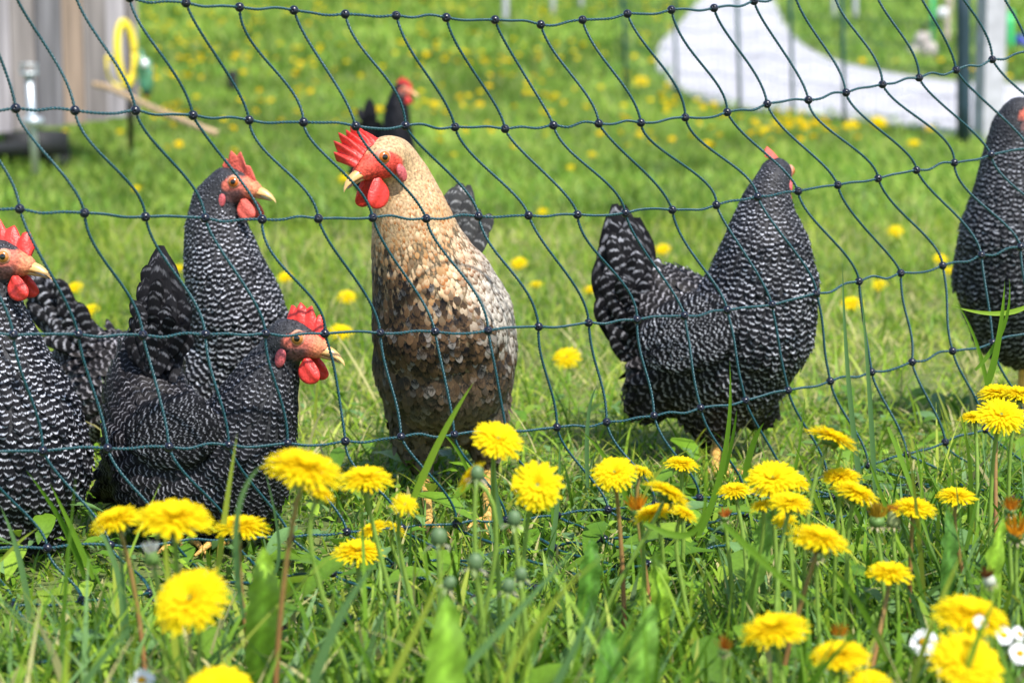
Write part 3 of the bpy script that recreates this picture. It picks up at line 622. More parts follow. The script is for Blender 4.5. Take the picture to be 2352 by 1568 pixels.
def daisy(px, py, D, w, tilt, label):
    random.seed(int(px)); c = P(px, py, D); r = w*.5/FPX*D; base = np.array([c[0], D+.01, 0.]); X, Y, Z = frame((tilt[0], tilt[1], 1.))
    root = empty('daisy', base, label, 'daisy', 'white daisies near the ground'); mb = MB()
    for k in range(22):
        a = 2*math.pi*k/22; rd = math.cos(a)*X+math.sin(a)*Y; sd_ = np.cross(Z, rd); V = []
        for i, wf in enumerate((.3, .9, 1, .5)): p = c+rd*r*(.28+.24*i)+Z*r*(.1*math.sin(i+k)); V += [p-sd_*r*.11*wf, p+sd_*r*.11*wf]
        mb.add(V, [[i*2, i*2+1, i*2+3, i*2+2] for i in range(3)])
    mb.build('petals', M_daisy, root); mb = MB(); V, F = ball(c+Z*r*.03, (r*.32, r*.32, r*.2), np.array([X, Y, Z]), 8, 12); mb.add(V, F, (.85, .5, .02)); mb.build('flower_centre', M_petal, root)
    V, F = tube(bez(c, c-Z*.02, base+np.array([0, 0, .03]), base, 8), .0009, 6); mb = MB(); mb.add(V, F, GRN); mb.build('stem', M_stem, root)
daisy(2122, 1474, 1.75, 68, (-.6, -1.3), 'white daisy left of the two big bottom right dandelions')
daisy(2306, 1458, 1.72, 50, (.2, -1.4), 'white daisy between the two big corner dandelions')
daisy(2342, 1455, 1.74, 44, (.8, -1.0), 'white daisy seen from the side at the right edge')
daisy(2343, 1500, 1.66, 56, (.3, -1.6), 'white daisy cut by the right edge, lowest of those there')
daisy(2252, 1428, 1.5, 34, (.3, -1.2), 'small white daisy peeping over the edge of the largest dandelion')
daisy(325, 1562, 1.6, 66, (0, -.8), 'white daisy at the bottom edge on the left')

# ------------------------------------------------------------------ poultry net with beads
Rr0 = [(-60, -30), (30, -25), (172, -15), (298, -5), (427, 7), (550, 17), (675, 24), (793, 33), (910, 36), (1025, 41), (1137, 46), (1242, 57), (1338, 46), (1441, 32), (1542, 23), (1640, 19), (1732, 3), (1825, -12), (1915, -28), (2003, -45), (2090, -62), (2175, -82), (2255, -100), (2335, -120)]
Rr1 = [(36, 249), (172, 254), (311, 254), (443, 265), (572, 276), (697, 281), (817, 290), (931, 289), (1045, 292), (1160, 296), (1271, 288), (1375, 284), (1472, 282), (1574, 270), (1670, 258), (1762, 239), (1857, 230), (1943, 213), (2027, 194), (2111, 179), (2196, 161), (2279, 137), (2362, 118), (2445, 100)]
Rr2 = [(45, 480), (194, 489), (334, 498), (471, 501), (602, 504), (731, 502), (856, 500), (979, 502), (1099, 497), (1214, 495), (1326, 493), (1436, 489), (1544, 482), (1645, 471), (1740, 452), (1833, 439), (1924, 425), (2017, 410), (2105, 391), (2192, 374), (2276, 356), (2362, 342), (2445, 326)]
Rr3 = [(30, 769), (179, 768), (328, 769), (472, 768), (610, 766), (746, 766), (873, 765), (999, 762), (1121, 759), (1237, 750), (1352, 741), (1463, 734), (1572, 725), (1670, 712), (1773, 700), (1875, 674), (1973, 646), (2069, 627), (2165, 610), (2254, 586), (2344, 567), (2430, 548)]
Rr4 = [(98, 1035), (247, 1029), (388, 1026), (525, 1022), (660, 1018), (793, 1013), (921, 1003), (1043, 998), (1162, 990), (1279, 981), (1393, 969), (1502, 955), (1609, 937), (1712, 920), (1810, 896), (1907, 875), (2002, 854), (2095, 831), (2188, 806), (2280, 787), (2368, 764), (2450, 745)]
Rr5 = [(-40, 1264), (109, 1258), (253, 1251), (400, 1244), (535, 1238), (667, 1233), (796, 1221), (922, 1212), (1047, 1203), (1163, 1193), (1280, 1183), (1397, 1170), (1505, 1156), (1606, 1142), (1709, 1128), (1806, 1110), (1900, 1091), (1994, 1068), (2083, 1043), (2171, 1015), (2263, 986), (2350, 960), (2440, 938)]
Rr6 = [(-110, 1400), (36, 1390), (188, 1379), (343, 1362), (485, 1346), (625, 1331), (764, 1315), (905, 1300), (1040, 1286), (1165, 1270), (1270, 1256), (1388, 1238), (1500, 1220), (1605, 1201), (1711, 1179), (1815, 1160), (1911, 1139), (2010, 1122), (2110, 1112), (2205, 1112), (2301, 1117), (2395, 1105)]
Rr7 = [(-30, 1534), (133, 1516), (331, 1498), (495, 1471), (650, 1446), (800, 1424), (950, 1400), (1090, 1375), (1225, 1350), (1330, 1325), (1420, 1305), (1492, 1293), (1605, 1266), (1707, 1242), (1830, 1232), (1926, 1192), (2020, 1165), (2120, 1150), (2225, 1148), (2338, 1143), (2430, 1130)]
ROWS = [Rr0, Rr1, Rr2, Rr3, Rr4, Rr5, Rr6, Rr7]
OFFS = [0, 1, 1, 0, 2, 1, 0]
for row_, ext in zip(ROWS, ([(-250, -40), (-150, -35)], [(-230, 240), (-97, 245)], [(-235, 470), (-97, 476)], [(-260, 770), (-115, 770)], [(-190, 1045), (-45, 1040)], [(-320, 1280), (-180, 1272)], [(-390, 1420), (-250, 1410)], [(-350, 1570), (-190, 1550)])): row_[:0] = ext
# offsets measured on the photograph: node i of a row hangs node i+off of the next row
def netp(px, py):
    D = 2.12+.58*px/2352+.012*math.sin(px*.011+py*.006)
    p = P(px, py, D); zmin = .022+.008*math.sin(px*.05+py*.031)
    if p[2] < zmin: p = G(px, py, zmin)
    return p
netroot = empty('poultry_net', netp(1200, 1200), 'blue green knotted poultry net with black beads, nearest the camera and sagging before the hens', 'net')
def cord(pts3, r=.00100):
    """two-ply twisted cord along a polyline"""
    d = np.concatenate([[0], np.cumsum(np.linalg.norm(np.diff(pts3, axis=0), axis=1))]); n_ = max(3, int(d[-1]/.0016)); s = np.linspace(0, d[-1], n_)
    c = np.stack([np.interp(s, d, pts3[:, k]) for k in range(3)], 1); T = nrm(np.gradient(c, axis=0)); A = nrm(np.cross(T, np.array([.1, 1, .2]))); B = np.cross(T, A)
    Vs, Fs = [], []; o_ = 0
    for ph in (0, math.pi):
        a = s/.0075*2*math.pi+ph; cc = c+(np.cos(a)[:, None]*A+np.sin(a)[:, None]*B)*r*.78; nn = 6; th = np.arange(nn)/nn*2*math.pi
        ring = cc[:, None, :]+r*(np.cos(th)[None, :, None]*A[:, None, :]+np.sin(th)[None, :, None]*B[:, None, :])
        Vs.append(ring.reshape(-1, 3)); i, j = np.meshgrid(np.arange(n_-1), np.arange(nn), indexing='ij')
        Fs.append(np.stack([i*nn+j, i*nn+(j+1) % nn, (i+1)*nn+(j+1) % nn, (i+1)*nn+j], -1).reshape(-1, 4)+o_); o_ += n_*nn
    return np.vstack(Vs), np.vstack(Fs)
rn = random.Random(3)
def join(parts):
    Vs, Fs, o_ = [], [], 0
    for V, F in parts: Vs.append(V); Fs.append(F+o_); o_ += len(V)
    return np.vstack(Vs), np.vstack(Fs)
for row in ROWS:                               # the horizontal cords
    pts = []
    for i in range(len(row)-1):
        (x0, y0), (x1, y1) = row[i], row[i+1]; s0, s1 = rn.uniform(-7, 9), rn.uniform(-7, 9)
        pts += [(x0, y0), (x0+(x1-x0)/3, y0+(y1-y0)/3+s0*.8), (x0+(x1-x0)*2/3, y0+(y1-y0)*2/3+s1*.8)]
    pts.append(row[-1]); q = smoothline(pts, 5); V, F = cord(np.array([netp(a, c) for a, c in q])); mesh_obj('horizontal_cord', V, F, M_rope, netroot)
chains = []; used = set()
for r in range(len(ROWS)-1):
    for i in range(len(ROWS[r])):
        if (r, i) in used: continue
        ch = [(r, i)]; a, b_ = r, i
        while a < len(ROWS)-1 and b_+OFFS[a] < len(ROWS[a+1]): b_ += OFFS[a]; a += 1; ch.append((a, b_)); used.add((a, b_))
        if len(ch) > 1: chains.append(ch)
for ch in chains:                              # the hanging cords: steep at each bead, slanting between
    parts = []
    for (a, i), (c_, j) in zip(ch[:-1], ch[1:]):
        p0, p3 = np.array(ROWS[a][i], float), np.array(ROWS[c_][j], float); dy = p3[1]-p0[1]; dx = p3[0]-p0[0]
        k0, k1 = rn.uniform(.26, .4), rn.uniform(.26, .4); w0, w1 = rn.uniform(.02, .22), rn.uniform(-.02, .14)
        q = bez(p0, p0+[dx*w0+rn.uniform(-3, 6), dy*k0], p3-[dx*w1+rn.uniform(-3, 8), dy*k1], p3, 16)
        q[1:-1, 0] += np.sin(np.linspace(0, 6.28, 16))[1:-1]*rn.uniform(-4, 4)
        parts.append(cord(np.array([netp(*z) for z in q])))
    V, F = join(parts); mesh_obj('hanging_cord', V, F, M_rope, netroot)
beads = []
for r, row in enumerate(ROWS):
    for (px, py) in row:
        if -15 < px < 2367 and py > -12: beads.append((px, py, r))
def bead_geo(c, r=.0046, tw=0):
    # a drilled plastic bead: sphere with a small dimple facing the net's front
    ax = np.array([[math.cos(tw), math.sin(tw), 0], [0, 0, 1], nrm([rn.uniform(-.3, .3), -1, rn.uniform(-.1, .5)])]); Z = ax[2]; X = nrm(np.cross([0, 0, 1], Z)); Y = np.cross(Z, X)
    prof = [(0, .55), (.14, .56), (.20, .80), (.24, .955), (.34, .93), (.62, .78), (.86, .5), (1, .1), (.97, -.25), (.75, -.66), (.4, -.91), (.01, -1)]; m_ = 16; V = []
    for rr_, zz in prof:
        for j in range(m_): a = 2*math.pi*j/m_; V.append(c+r*(rr_*(math.cos(a)*X+math.sin(a)*Y)*1.05+zz*Z))
    return np.array(V), [[i*m_+j, i*m_+(j+1) % m_, (i+1)*m_+(j+1) % m_, (i+1)*m_+j] for i in range(len(prof)-1) for j in range(m_)]
beads.sort(key=lambda b_: b_[2] > 4)
rest = MB()
for k, (px, py, r) in enumerate(beads):
    V, F = bead_geo(netp(px, py))
    if k < 100: mesh_obj('bead', V, F, M_bead, netroot)
    else: rest.add(V, F)
tag(rest.build('beads', M_bead, netroot), kind='stuff')

# ------------------------------------------------------------------ hens
def remeshed(chains, vox=.0042, smooth=14):
    mb = MB()
    for ch in chains:
        for (a, ra), (b_, rb) in zip(ch[:-1], ch[1:]):
            n_ = max(2, int(np.linalg.norm(b_-a)/(min(ra, rb)*.3))+1)
            for t in np.linspace(0, 1, n_):
                V, F = ball(a*(1-t)+b_*t, ra*(1-t)+rb*t, n=12, m=18); mb.add(V, F)
    o = mb.build('tmp', M_body); mo = o.modifiers.new('r', 'REMESH'); mo.mode = 'VOXEL'; mo.voxel_size = vox
    ms = o.modifiers.new('s', 'SMOOTH'); ms.iterations = smooth; ms.factor = .5
    dg = bpy.context.evaluated_depsgraph_get(); me = bpy.data.meshes.new_from_object(o.evaluated_get(dg))
    bpy.data.objects.remove(o)
    V = np.empty(len(me.vertices)*3); me.vertices.foreach_get('co', V); V = V.reshape(-1, 3)
    Nn = np.empty(len(me.vertices)*3); me.vertices.foreach_get('normal', Nn); Nn = Nn.reshape(-1, 3)
    F = np.empty(len(me.loops), np.int32); me.loops.foreach_get('vertex_index', F); F = F.reshape(-1, 4)
    bpy.data.meshes.remove(me); return V, Nn, F
FT = np.array([0, .25, .5, .72, .9, 1.0]); FW = np.array([.45, .8, 1.0, .95, .62, .18])
LT = np.linspace(0, 1, 12); LW = np.array([.35, .6, .8, .92, 1, 1, 1, 1, .96, .85, .62, .2])
def feather_geo(root, T, Nn, L, Wd, lift, long_=False, bend=.12, camber=.18):
    t_, w_ = (LT, LW) if long_ else (FT, FW); Sd = nrm(np.cross(T, Nn)); n_ = len(root); m_ = len(t_)
    t = t_[None, :, None]; w = w_[None, :, None]; L = L[:, None, None]; Wd = Wd[:, None, None]; lift = lift[:, None, None]
    c = root[:, None]+T[:, None]*t*L+Nn[:, None]*(lift*t-bend*L*t*t)
    u = np.array([-1, 0, 1.])[None, None, :, None]
    V = c[:, :, None]+Sd[:, None, None]*u*(Wd*w)[:, :, None]*.5-Nn[:, None, None]*(np.abs(u)*(Wd*w)[:, :, None]*camber)
    uv = np.zeros((n_, m_, 3, 2)); uv[..., 0] = (u[..., 0]+1)/2; uv[..., 1] = t_[None, :, None]
    k = (np.arange(n_)[:, None, None]*m_*3+np.arange(m_-1)[None, :, None]*3+np.arange(2)[None, None, :]).ravel()
    return V.reshape(-1, 3), np.stack([k, k+1, k+4, k+3], 1), uv.reshape(-1, 2), m_*3
def sample_surface(V, Nn, F, spacing_fn, rs):
    A = V[F[:, 0]]; B = V[F[:, 1]]; C = V[F[:, 2]]; D = V[F[:, 3]]
    ar = np.linalg.norm(np.cross(C-A, D-B), axis=1)*.5; tot = ar.sum(); n_ = int(tot/(.003**2)*2.2)
    f = rs.choice(len(F), n_, p=ar/tot); a, b_ = rs.rand(n_, 1), rs.rand(n_, 1)
    pts = (A[f]*(1-a)+B[f]*a)*(1-b_)+(D[f]*(1-a)+C[f]*a)*b_
    nn = nrm((Nn[F[f, 0]]*(1-a)+Nn[F[f, 1]]*a)*(1-b_)+(Nn[F[f, 3]]*(1-a)+Nn[F[f, 2]]*a)*b_)
    sp = spacing_fn(pts); keep = []; g = {}; cs = .006
    K = np.floor(pts/cs).astype(int)
    for i in range(n_):
        s = sp[i]
        if s <= 0: continue
        p = pts[i]; k = K[i]; r_ = int(math.ceil(s/cs)); okk = True
        for dx in range(-r_, r_+1):
            for dy in range(-r_, r_+1):
                for dz in range(-r_, r_+1):
                    for q in g.get((k[0]+dx, k[1]+dy, k[2]+dz), ()):
                        d0 = pts[q][0]-p[0]; d1 = pts[q][1]-p[1]; d2 = pts[q][2]-p[2]
                        if d0*d0+d1*d1+d2*d2 < s*s: okk = False; break
                    if not okk: break
                if not okk: break
            if not okk: break
        if okk: keep.append(i); g.setdefault((k[0], k[1], k[2]), []).append(i)
    return pts[keep], nn[keep], sp[keep]
def seg_fields(pts, segs):
    """segs: (a, ra, za, b, rb, zb). weights of every segment -> flow direction and zone"""
    Wt, Dr, Zn = [], [], []
    for a, ra, za, b_, rb, zb in segs:
        ab = b_-a; t = np.clip(((pts-a)@ab)/(ab@ab), 0, 1); c = a+t[:, None]*ab; r_ = ra+(rb-ra)*t; d = np.linalg.norm(pts-c, axis=1)/r_
        Wt.append(np.exp(-(d-1)*9)); Dr.append(nrm(ab)); Zn.append(za+(zb-za)*t)
    Wt = np.array(Wt); Wt /= Wt.sum(0)+1e-12
    return (Wt[:, :, None]*np.array(Dr)[:, None, :]).sum(0), (Wt*np.array(Zn)).sum(0)
def plumage_data(style, pts, zone, rs, frame_):
    n_ = len(pts); rnd = rs.rand(n_)
    if style == 'bar':
        tone = pnoise(pts[:, 0]*1.0+pts[:, 1], pts[:, 2], 22, 4)
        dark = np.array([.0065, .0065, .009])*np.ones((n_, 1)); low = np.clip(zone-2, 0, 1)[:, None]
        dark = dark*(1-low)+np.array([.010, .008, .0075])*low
        light = np.array([.62, .63, .71])*(1-low)+np.array([.25, .22, .22])*low; light = light*rs.uniform(.45, 1.35, (n_, 1))  # lower body browner; its marks also dimmed, underside shade put into the colour
        amt = np.clip(np.interp(zone, [0, .6, 1, 2, 3], [.34, .5, .95, 1.0, .75])*(.65+.7*tone)+rs.uniform(-.2, .2, n_), .05, 1)
    elif style == 'black':
        dark = np.array([.008, .008, .011])*np.ones((n_, 1)); light = np.array([.02, .02, .028])*np.ones((n_, 1)); amt = np.ones(n_)*.5
    else:
        x, z = frame_(pts)                      # 0..1 left to right and bottom to top of the bird
        nz_ = pnoise(pts[:, 0], pts[:, 2], 110, 2)*.5+pnoise(pts[:, 0], pts[:, 2], 230, 6)*.5
        cream = np.array([.74, .55, .34]); org = np.array([.38, .13, .03]); white = np.array([.62, .56, .48]); blk = np.array([.011, .010, .011]); brn = np.array([.105, .060, .030]); gry = np.array([.20, .165, .125])
        line = .60-.19*np.clip((x-.45)/.5, -.2, 1)+.03*np.sin(x*11)     # the cape hangs lower on the right
        up = np.clip((z-line)/.05+rs.randn(n_)*.7+.5, 0, 1)[:, None]; right = np.clip((x-.5)/.3, 0, 1)[:, None]
        pch = (pnoise(pts[:, 0]*1.3, pts[:, 2], 95, 9)[:, None]*.7+pnoise(pts[:, 0]*1.3, pts[:, 2], 240, 3)[:, None]*.3)
        gin = np.clip((pch-.44)/.16, 0, 1)*(.30+.6*rs.rand(n_, 1)); ua = cream*rs.uniform(.70, 1.2, (n_, 1))*(1-gin)+np.array([.52, .29, .12])*gin; ua = ua*(1-right)+white*rs.uniform(.8, 1.05, (n_, 1))*right; ub = org*(1-right)+np.array([.07, .045, .03])*right
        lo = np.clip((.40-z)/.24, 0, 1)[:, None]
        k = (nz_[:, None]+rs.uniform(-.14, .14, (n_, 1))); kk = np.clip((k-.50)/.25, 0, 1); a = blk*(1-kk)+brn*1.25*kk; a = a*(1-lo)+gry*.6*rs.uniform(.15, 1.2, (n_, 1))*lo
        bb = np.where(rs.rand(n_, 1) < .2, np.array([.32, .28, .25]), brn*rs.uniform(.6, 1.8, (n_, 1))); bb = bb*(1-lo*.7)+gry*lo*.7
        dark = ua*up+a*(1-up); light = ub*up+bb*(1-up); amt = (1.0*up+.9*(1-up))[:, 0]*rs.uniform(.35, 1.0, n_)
        dark = dark*rs.uniform(.8, 1.15, (n_, 1))
    return dark, light, rnd, amt
HG = 'hens behind the net'
def hen(name_label, D, s, head, F_, chain, extra=(), tail=(), wings=(), legs=(), style='bar', seed=1, comb=None, eye='iris', pale=False, spacing=1.0, tailw=.03, group=HG, fluff=1.0, bars=(5.5, 7.5), name='hen', lt=1.0, tl=.7):
    """head: px,py,dD; F_: way the beak points; chain: px,py,dD,r px,zone from the nape to the rump"""
    rs = np.random.RandomState(seed); U0 = np.array([0, 0, 1.]); Fv = nrm(np.array(F_, float)); U = nrm(U0-Fv*Fv.dot(U0)); Sd = np.cross(Fv, U)
    hc = P(head[0], head[1], D+head[2]); k = 1/FPX
    Q = lambda f, sd_, u: hc+s*(Fv*f+Sd*sd_+U*u)
    pp = [(P(a, b_, D+d_), r_*k*(D+d_), z_) for a, b_, d_, r_, z_ in chain]
    gp = pp[len(pp)//2][0]; foot = np.array([gp[0], gp[1], 0.])
    root = empty(name, foot, name_label, 'hen', group)
    headc = [[(Q(.026, 0, -.007), s*.0085), (Q(.014, 0, -.003), s*.0135), (Q(0, 0, 0), s*.0185), (Q(-.006, 0, .001), s*.0185), (pp[0][0], pp[0][1])]]
    body = [[(p, r_) for p, r_, z_ in pp]]; segs = [(Q(.026, 0, -.007), s*.0085, 0, Q(0, 0, 0), s*.019, 0), (Q(0, 0, 0), s*.019, 0, pp[0][0], pp[0][1], pp[0][2])]
    for (a, ra, za), (b_, rb, zb) in zip(pp[:-1], pp[1:]): segs.append((a, ra, za, b_, rb, zb))
    for ex in extra:
        e = [(P(a, b_, D+d_), r_*k*(D+d_), z_) for a, b_, d_, r_, z_ in ex]; body.append([(p, r_) for p, r_, z_ in e])
        for (a, ra, za), (b_, rb, zb) in zip(e[:-1], e[1:]): segs.append((a, ra, za, b_, rb, zb))
    V, Nn, F = remeshed(headc+body)
    def face(p):                                # bare skin of the face, 1 inside
        q = (p-hc)/s; f, u = q@Fv, q@U; sd_ = np.abs(q@Sd)
        d1 = ((f-.010)/.0125)**2+((u-.0005)/.0085)**2; d2 = ((f-.022)/.014)**2+((u+.004)/.013)**2; d3 = ((f-.012)/.012)**2+((u+.011)/.007)**2
        if style == 'spot': d3 = np.minimum(d3, ((f-.008)/.017)**2+((u+.006)/.0115)**2)
        return np.clip((1.15-np.minimum(np.minimum(d1, d2), d3))*3, 0, 1)*(f > -.012)
    fc = face(V)[:, None]
    zV = seg_fields(V, segs)[1]
    basec = {'bar': np.array([.03, .03, .035]), 'black': np.array([.012, .012, .015]), 'spot': np.array([.16, .11, .06])}[style]*np.ones((len(V), 1))
    if style == 'spot': basec = np.where((zV < 1.2)[:, None], np.array([.45, .30, .16]), basec)
    skc = np.array([.66, .065, .045]) if style == 'spot' else np.array([.52, .12, .08])
    fV = ((V-hc)/s)@Fv; uV = ((V-hc)/s)@U; org_ = np.clip((fV-.017)/.008, 0, 1)[:, None]*(.75 if style != 'spot' else .1); skv = skc*(1-org_)+np.array([.60, .22, .10])*org_
    chk = (np.clip((-.002-uV)/.004, 0, 1)*np.clip((.020-fV)/.006, 0, 1))[:, None]*(.85 if style != 'spot' else 0); skv = skv*(1-chk)+np.array([.07, .055, .06])*chk
    C = basec*(1-fc)+skv*fc
    mesh_obj('body', V, F, M_body, root, cols={'Col': C})
    # plumage
    def spf(p):
        z_ = seg_fields(p, segs)[1]; sp_ = np.interp(z_, [0, .5, 1, 2, 3], [.0026, .0036, .0054, .0084, .0105])*spacing
        sp_ = np.where(face(p) > .25, -1, sp_); below = p[:, 2] < .02; return np.where(below, -1, sp_)
    pts, nn, sp_ = sample_surface(V, Nn, F, spf, rs)
    flow, zone = seg_fields(pts, segs); flow = flow+np.array([0, 0, -.12]); flow = flow+rs.randn(*flow.shape)*.10
    T = nrm(flow-nn*(flow*nn).sum(1)[:, None]); L = sp_*np.interp(zone, [0, 1, 2, 3], [2.6, 3.0, 2.8, 3.0])*rs.uniform(.85, 1.2, len(pts)); Wd = sp_*np.interp(zone, [0, 1, 2, 3], [1.1, 1.15, 1.5, 1.5])*rs.uniform(.85, 1.15, len(pts))
    if style == 'spot': Wd = Wd*np.interp(zone, [0, 1.2, 1.8], [1.0, 1.0, 1.1]); L = L*1.05
    lift = sp_*np.interp(zone, [0, 1, 2, 3], [.30, .36, .50, .75])*rs.uniform(.5, 1.4, len(pts))*fluff+L*.10
    loose = zone > 2.6; T = np.where(loose[:, None], nrm(T+rs.randn(*T.shape)*.22), T)
    xz0, xz1 = pts.min(0), pts.max(0)
    fr = lambda p: ((p[:, 0]-xz0[0])/(xz1[0]-xz0[0]), (p[:, 2]-xz0[2])/(xz1[2]-xz0[2]))
    mat = M_spot if style == 'spot' else M_bar
    def emit(name_, root_, pts, T, nn, L, Wd, lift, zone, period, par, long_=False, bend=.12, shade=None, camber=.18):
        V_, F_2, uv, per = feather_geo(pts, T, nn, L, Wd, lift, long_, bend, camber)
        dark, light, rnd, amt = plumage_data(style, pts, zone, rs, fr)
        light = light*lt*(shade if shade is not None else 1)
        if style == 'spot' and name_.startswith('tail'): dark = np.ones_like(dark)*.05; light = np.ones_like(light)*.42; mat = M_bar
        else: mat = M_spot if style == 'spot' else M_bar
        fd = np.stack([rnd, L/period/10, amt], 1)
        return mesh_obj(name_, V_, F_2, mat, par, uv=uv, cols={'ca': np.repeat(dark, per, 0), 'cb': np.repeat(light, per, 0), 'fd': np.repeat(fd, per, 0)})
    per_ = np.interp(zone, [0, 1, 2, 3], [.0048, .0066, bars[0]*.001, bars[1]*.001])
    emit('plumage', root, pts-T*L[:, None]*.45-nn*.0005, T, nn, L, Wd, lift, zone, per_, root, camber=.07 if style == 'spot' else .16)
    # tail: long overlapping feathers from one base
    if tail:
        b0 = P(tail[0][0], tail[0][1], D+tail[0][2]); tp = []; 
        for (a, c_, d_) in tail[1:]: tp.append(P(a, c_, D+d_))
        tp = np.array(tp); rt = b0+rs.randn(len(tp), 3)*.006+(tp-b0)*.02; dv = tp-rt; L_ = np.linalg.norm(dv, axis=1)
        face_n = nrm(np.array([rs.uniform(-.3, .3, len(tp)), -np.ones(len(tp)), rs.uniform(-.1, .4, len(tp))]).T); T_ = nrm(dv); nn_ = nrm(face_n-T_*(face_n*T_).sum(1)[:, None])
        emit('tail', root, rt, T_, nn_, L_, np.full(len(tp), tailw)*rs.uniform(.8, 1.2, len(tp)), np.zeros(len(tp)), np.full(len(tp), 2.2), .021, root, True, .05, camber=.12, shade=tl)
        # coverts over the tail's root
        m_ = 90; pk = rs.randint(0, len(tp), m_); f_ = rs.uniform(.0, .62, m_)[:, None]; rt2 = b0+(tp[pk]-b0)*f_+rs.randn(m_, 3)*[.008, .003, .008]+np.array([0, -.010, 0])*(1-f_); T2 = nrm(tp[pk]-b0+rs.randn(m_, 3)*.02); n2 = nrm(np.array([0, -1, .2])-T2*(T2@np.array([0, -1, .2]))[:, None])
        emit('tail_covert', root, rt2, T2, n2, rs.uniform(.03, .05, m_), rs.uniform(.014, .02, m_), np.full(m_, .003), np.full(m_, 2.2), .012, root, False, .1, shade=tl)
    for (c1, c2, rw, dd1, dd2) in wings:        # folded wing: a flat shell of larger feathers
        a = P(*c1, D+dd1); b_ = P(*c2, D+dd2); X = nrm(b_-a); Y = nrm(np.cross([0, 0, 1.], X)); Y = Y if Y[1] < 0 else -Y; Z = np.cross(X, Y)
        L0 = np.linalg.norm(b_-a)/2; Vw, Fw = ball((a+b_)/2, (L0*1.05, .013, rw*k*D), np.array([X, Y, Z]), 12, 20)
        m_ = 330; th = rs.uniform(0, 2*math.pi, m_); rr_ = np.sqrt(rs.rand(m_))*.96; x_, z_ = rr_*np.cos(th), rr_*np.sin(th); y_ = np.sqrt(np.clip(1-x_**2-z_**2, 0, 1))
        pt = (a+b_)/2+np.outer(x_*L0, X)+np.outer(y_*.014, Y)+np.outer(z_*rw*k*D, Z); nw = nrm(np.outer(x_/L0, X)+np.outer(y_/.02, Y)+np.outer(z_/(rw*k*D), Z)); nw = nrm(nw*.5+Y)
        big = np.clip((x_+1)/2, 0, 1); Tw = nrm(X-Z*.0+rs.randn(m_, 3)*.09); Tw = nrm(Tw-nw*(Tw*nw).sum(1)[:, None]); Lw = .016+.028*big
        emit('wing', root, pt-Tw*Lw[:, None]*.4, Tw, nw, Lw, .012+.008*big, Lw*.16, np.full(m_, 2.1), .0062+.003*big, root, False, .10)
    # beak
    mb = MB(); hc_ = np.array([.62, .38, .15]); dk = np.array([.30, .17, .08])
    def beak(pf, w0, h0, flip, col1, col2):
        Vb, Cb = [], []; m_ = 12; n_ = len(pf)
        for i, (f, u, kk) in enumerate(pf):
            for j in range(m_):
                a = math.pi*j/(m_-1); Vb.append(Q(f, math.cos(a)*w0*kk, u+flip*math.sin(a)*h0*kk)); t_ = i/(n_-1); Cb.append(col1*(1-t_)+col2*t_)
        F2 = [[i*m_+j, i*m_+j+1, (i+1)*m_+j+1, (i+1)*m_+j] for i in range(n_-1) for j in range(m_-1)]+[[(i+1)*m_, (i+1)*m_+m_-1, i*m_+m_-1, i*m_] for i in range(n_-1)]
        mb.add(np.array(Vb), F2, np.array(Cb))
    beak([(.016, -.009, 1.05), (.023, -.0095, 1), (.030, -.0108, .86), (.037, -.0128, .66), (.042, -.0152, .43), (.0452, -.0182, .2), (.0462, -.0205, .03)], .0068, .0092, 1, hc_*np.array([1.0, .80, .70]), hc_*1.1)
    beak([(.016, -.0098, 1), (.026, -.0112, .85), (.034, -.0138, .6), (.040, -.0166, .3), (.0425, -.0182, .05)], .0055, .0042, -1, hc_*.8, dk*1.3)
    for sg in (-1, 1): V_, F2 = ball(Q(.0285, sg*.0052, -.0065), (s*.0022, s*.0008, s*.0009), np.array([Fv, Sd, U]), 6, 8); mb.add(V_, F2, (.16, .06, .03))
    mb.build('beak', M_beak, root)
    for sg in (-1, 1):                          # eyes with lid, iris and pupil
        X, Y, Z = frame(nrm(Sd*sg*1.0+Fv*.28+U*.05)); c = Q(.0085, sg*.0118, .0035); r_ = .0066*s; Vb = [c+Z*r_]; m_ = 20; rg = [12, 23, 32, 50, 56, 64, 90]; Fb, fm = [], []
        for a_ in rg:
            rr_ = r_*(1.0 if a_ < 58 else 1.08)
            for j in range(m_): b_ = 2*math.pi*j/m_; Vb.append(c+rr_*(math.sin(math.radians(a_))*(math.cos(b_)*X+math.sin(b_)*Y)+math.cos(math.radians(a_))*Z))
        for j in range(m_): Fb.append([0, 1+j, 1+(j+1) % m_]); fm.append(0)
        for i in range(len(rg)-1):
            for j in range(m_): Fb.append([1+i*m_+j, 1+(i+1)*m_+j, 1+(i+1)*m_+(j+1) % m_, 1+i*m_+(j+1) % m_]); fm.append(0 if i < 1 else (1 if i < 3 else 2))
        mesh_obj('eye', Vb, Fb, None, root, mats=[M_eyeb, M_iris if eye == 'iris' else M_irisy, M_rim], fmat=fm)
    # comb
    sk = M_skinp if pale else M_skin
    if comb is None: comb = dict(h=.027, teeth=5, lean=0, back=-.016, front=.026, fan=0)
    n_ = comb['teeth']*8; V1, f0, f1 = [], comb['front'], comb['back']; top = []
    for i in range(n_+1):
        t_ = i/n_; f = f0+(f1-f0)*t_; env = math.sin(math.pi*(.10+.86*t_)**.9)**.6; tooth = (1-abs(2*((comb['teeth']*t_) % 1)-1))**.8
        h_ = .80*comb['h']*env*(comb.get('web', .66)+(1-comb.get('web', .66))*tooth)*(1+.12*math.sin(seed*3+int(t_*comb['teeth'])*2.3)); b_ = np.interp(t_, [0, .5, 1], [-.001, .013, .016]); ff = f+comb['fan']*(t_-.45)*-h_*1.5+comb.get('fwd', 0)*h_; top.append((f, b_, ff, b_+h_))
    rowsv = []
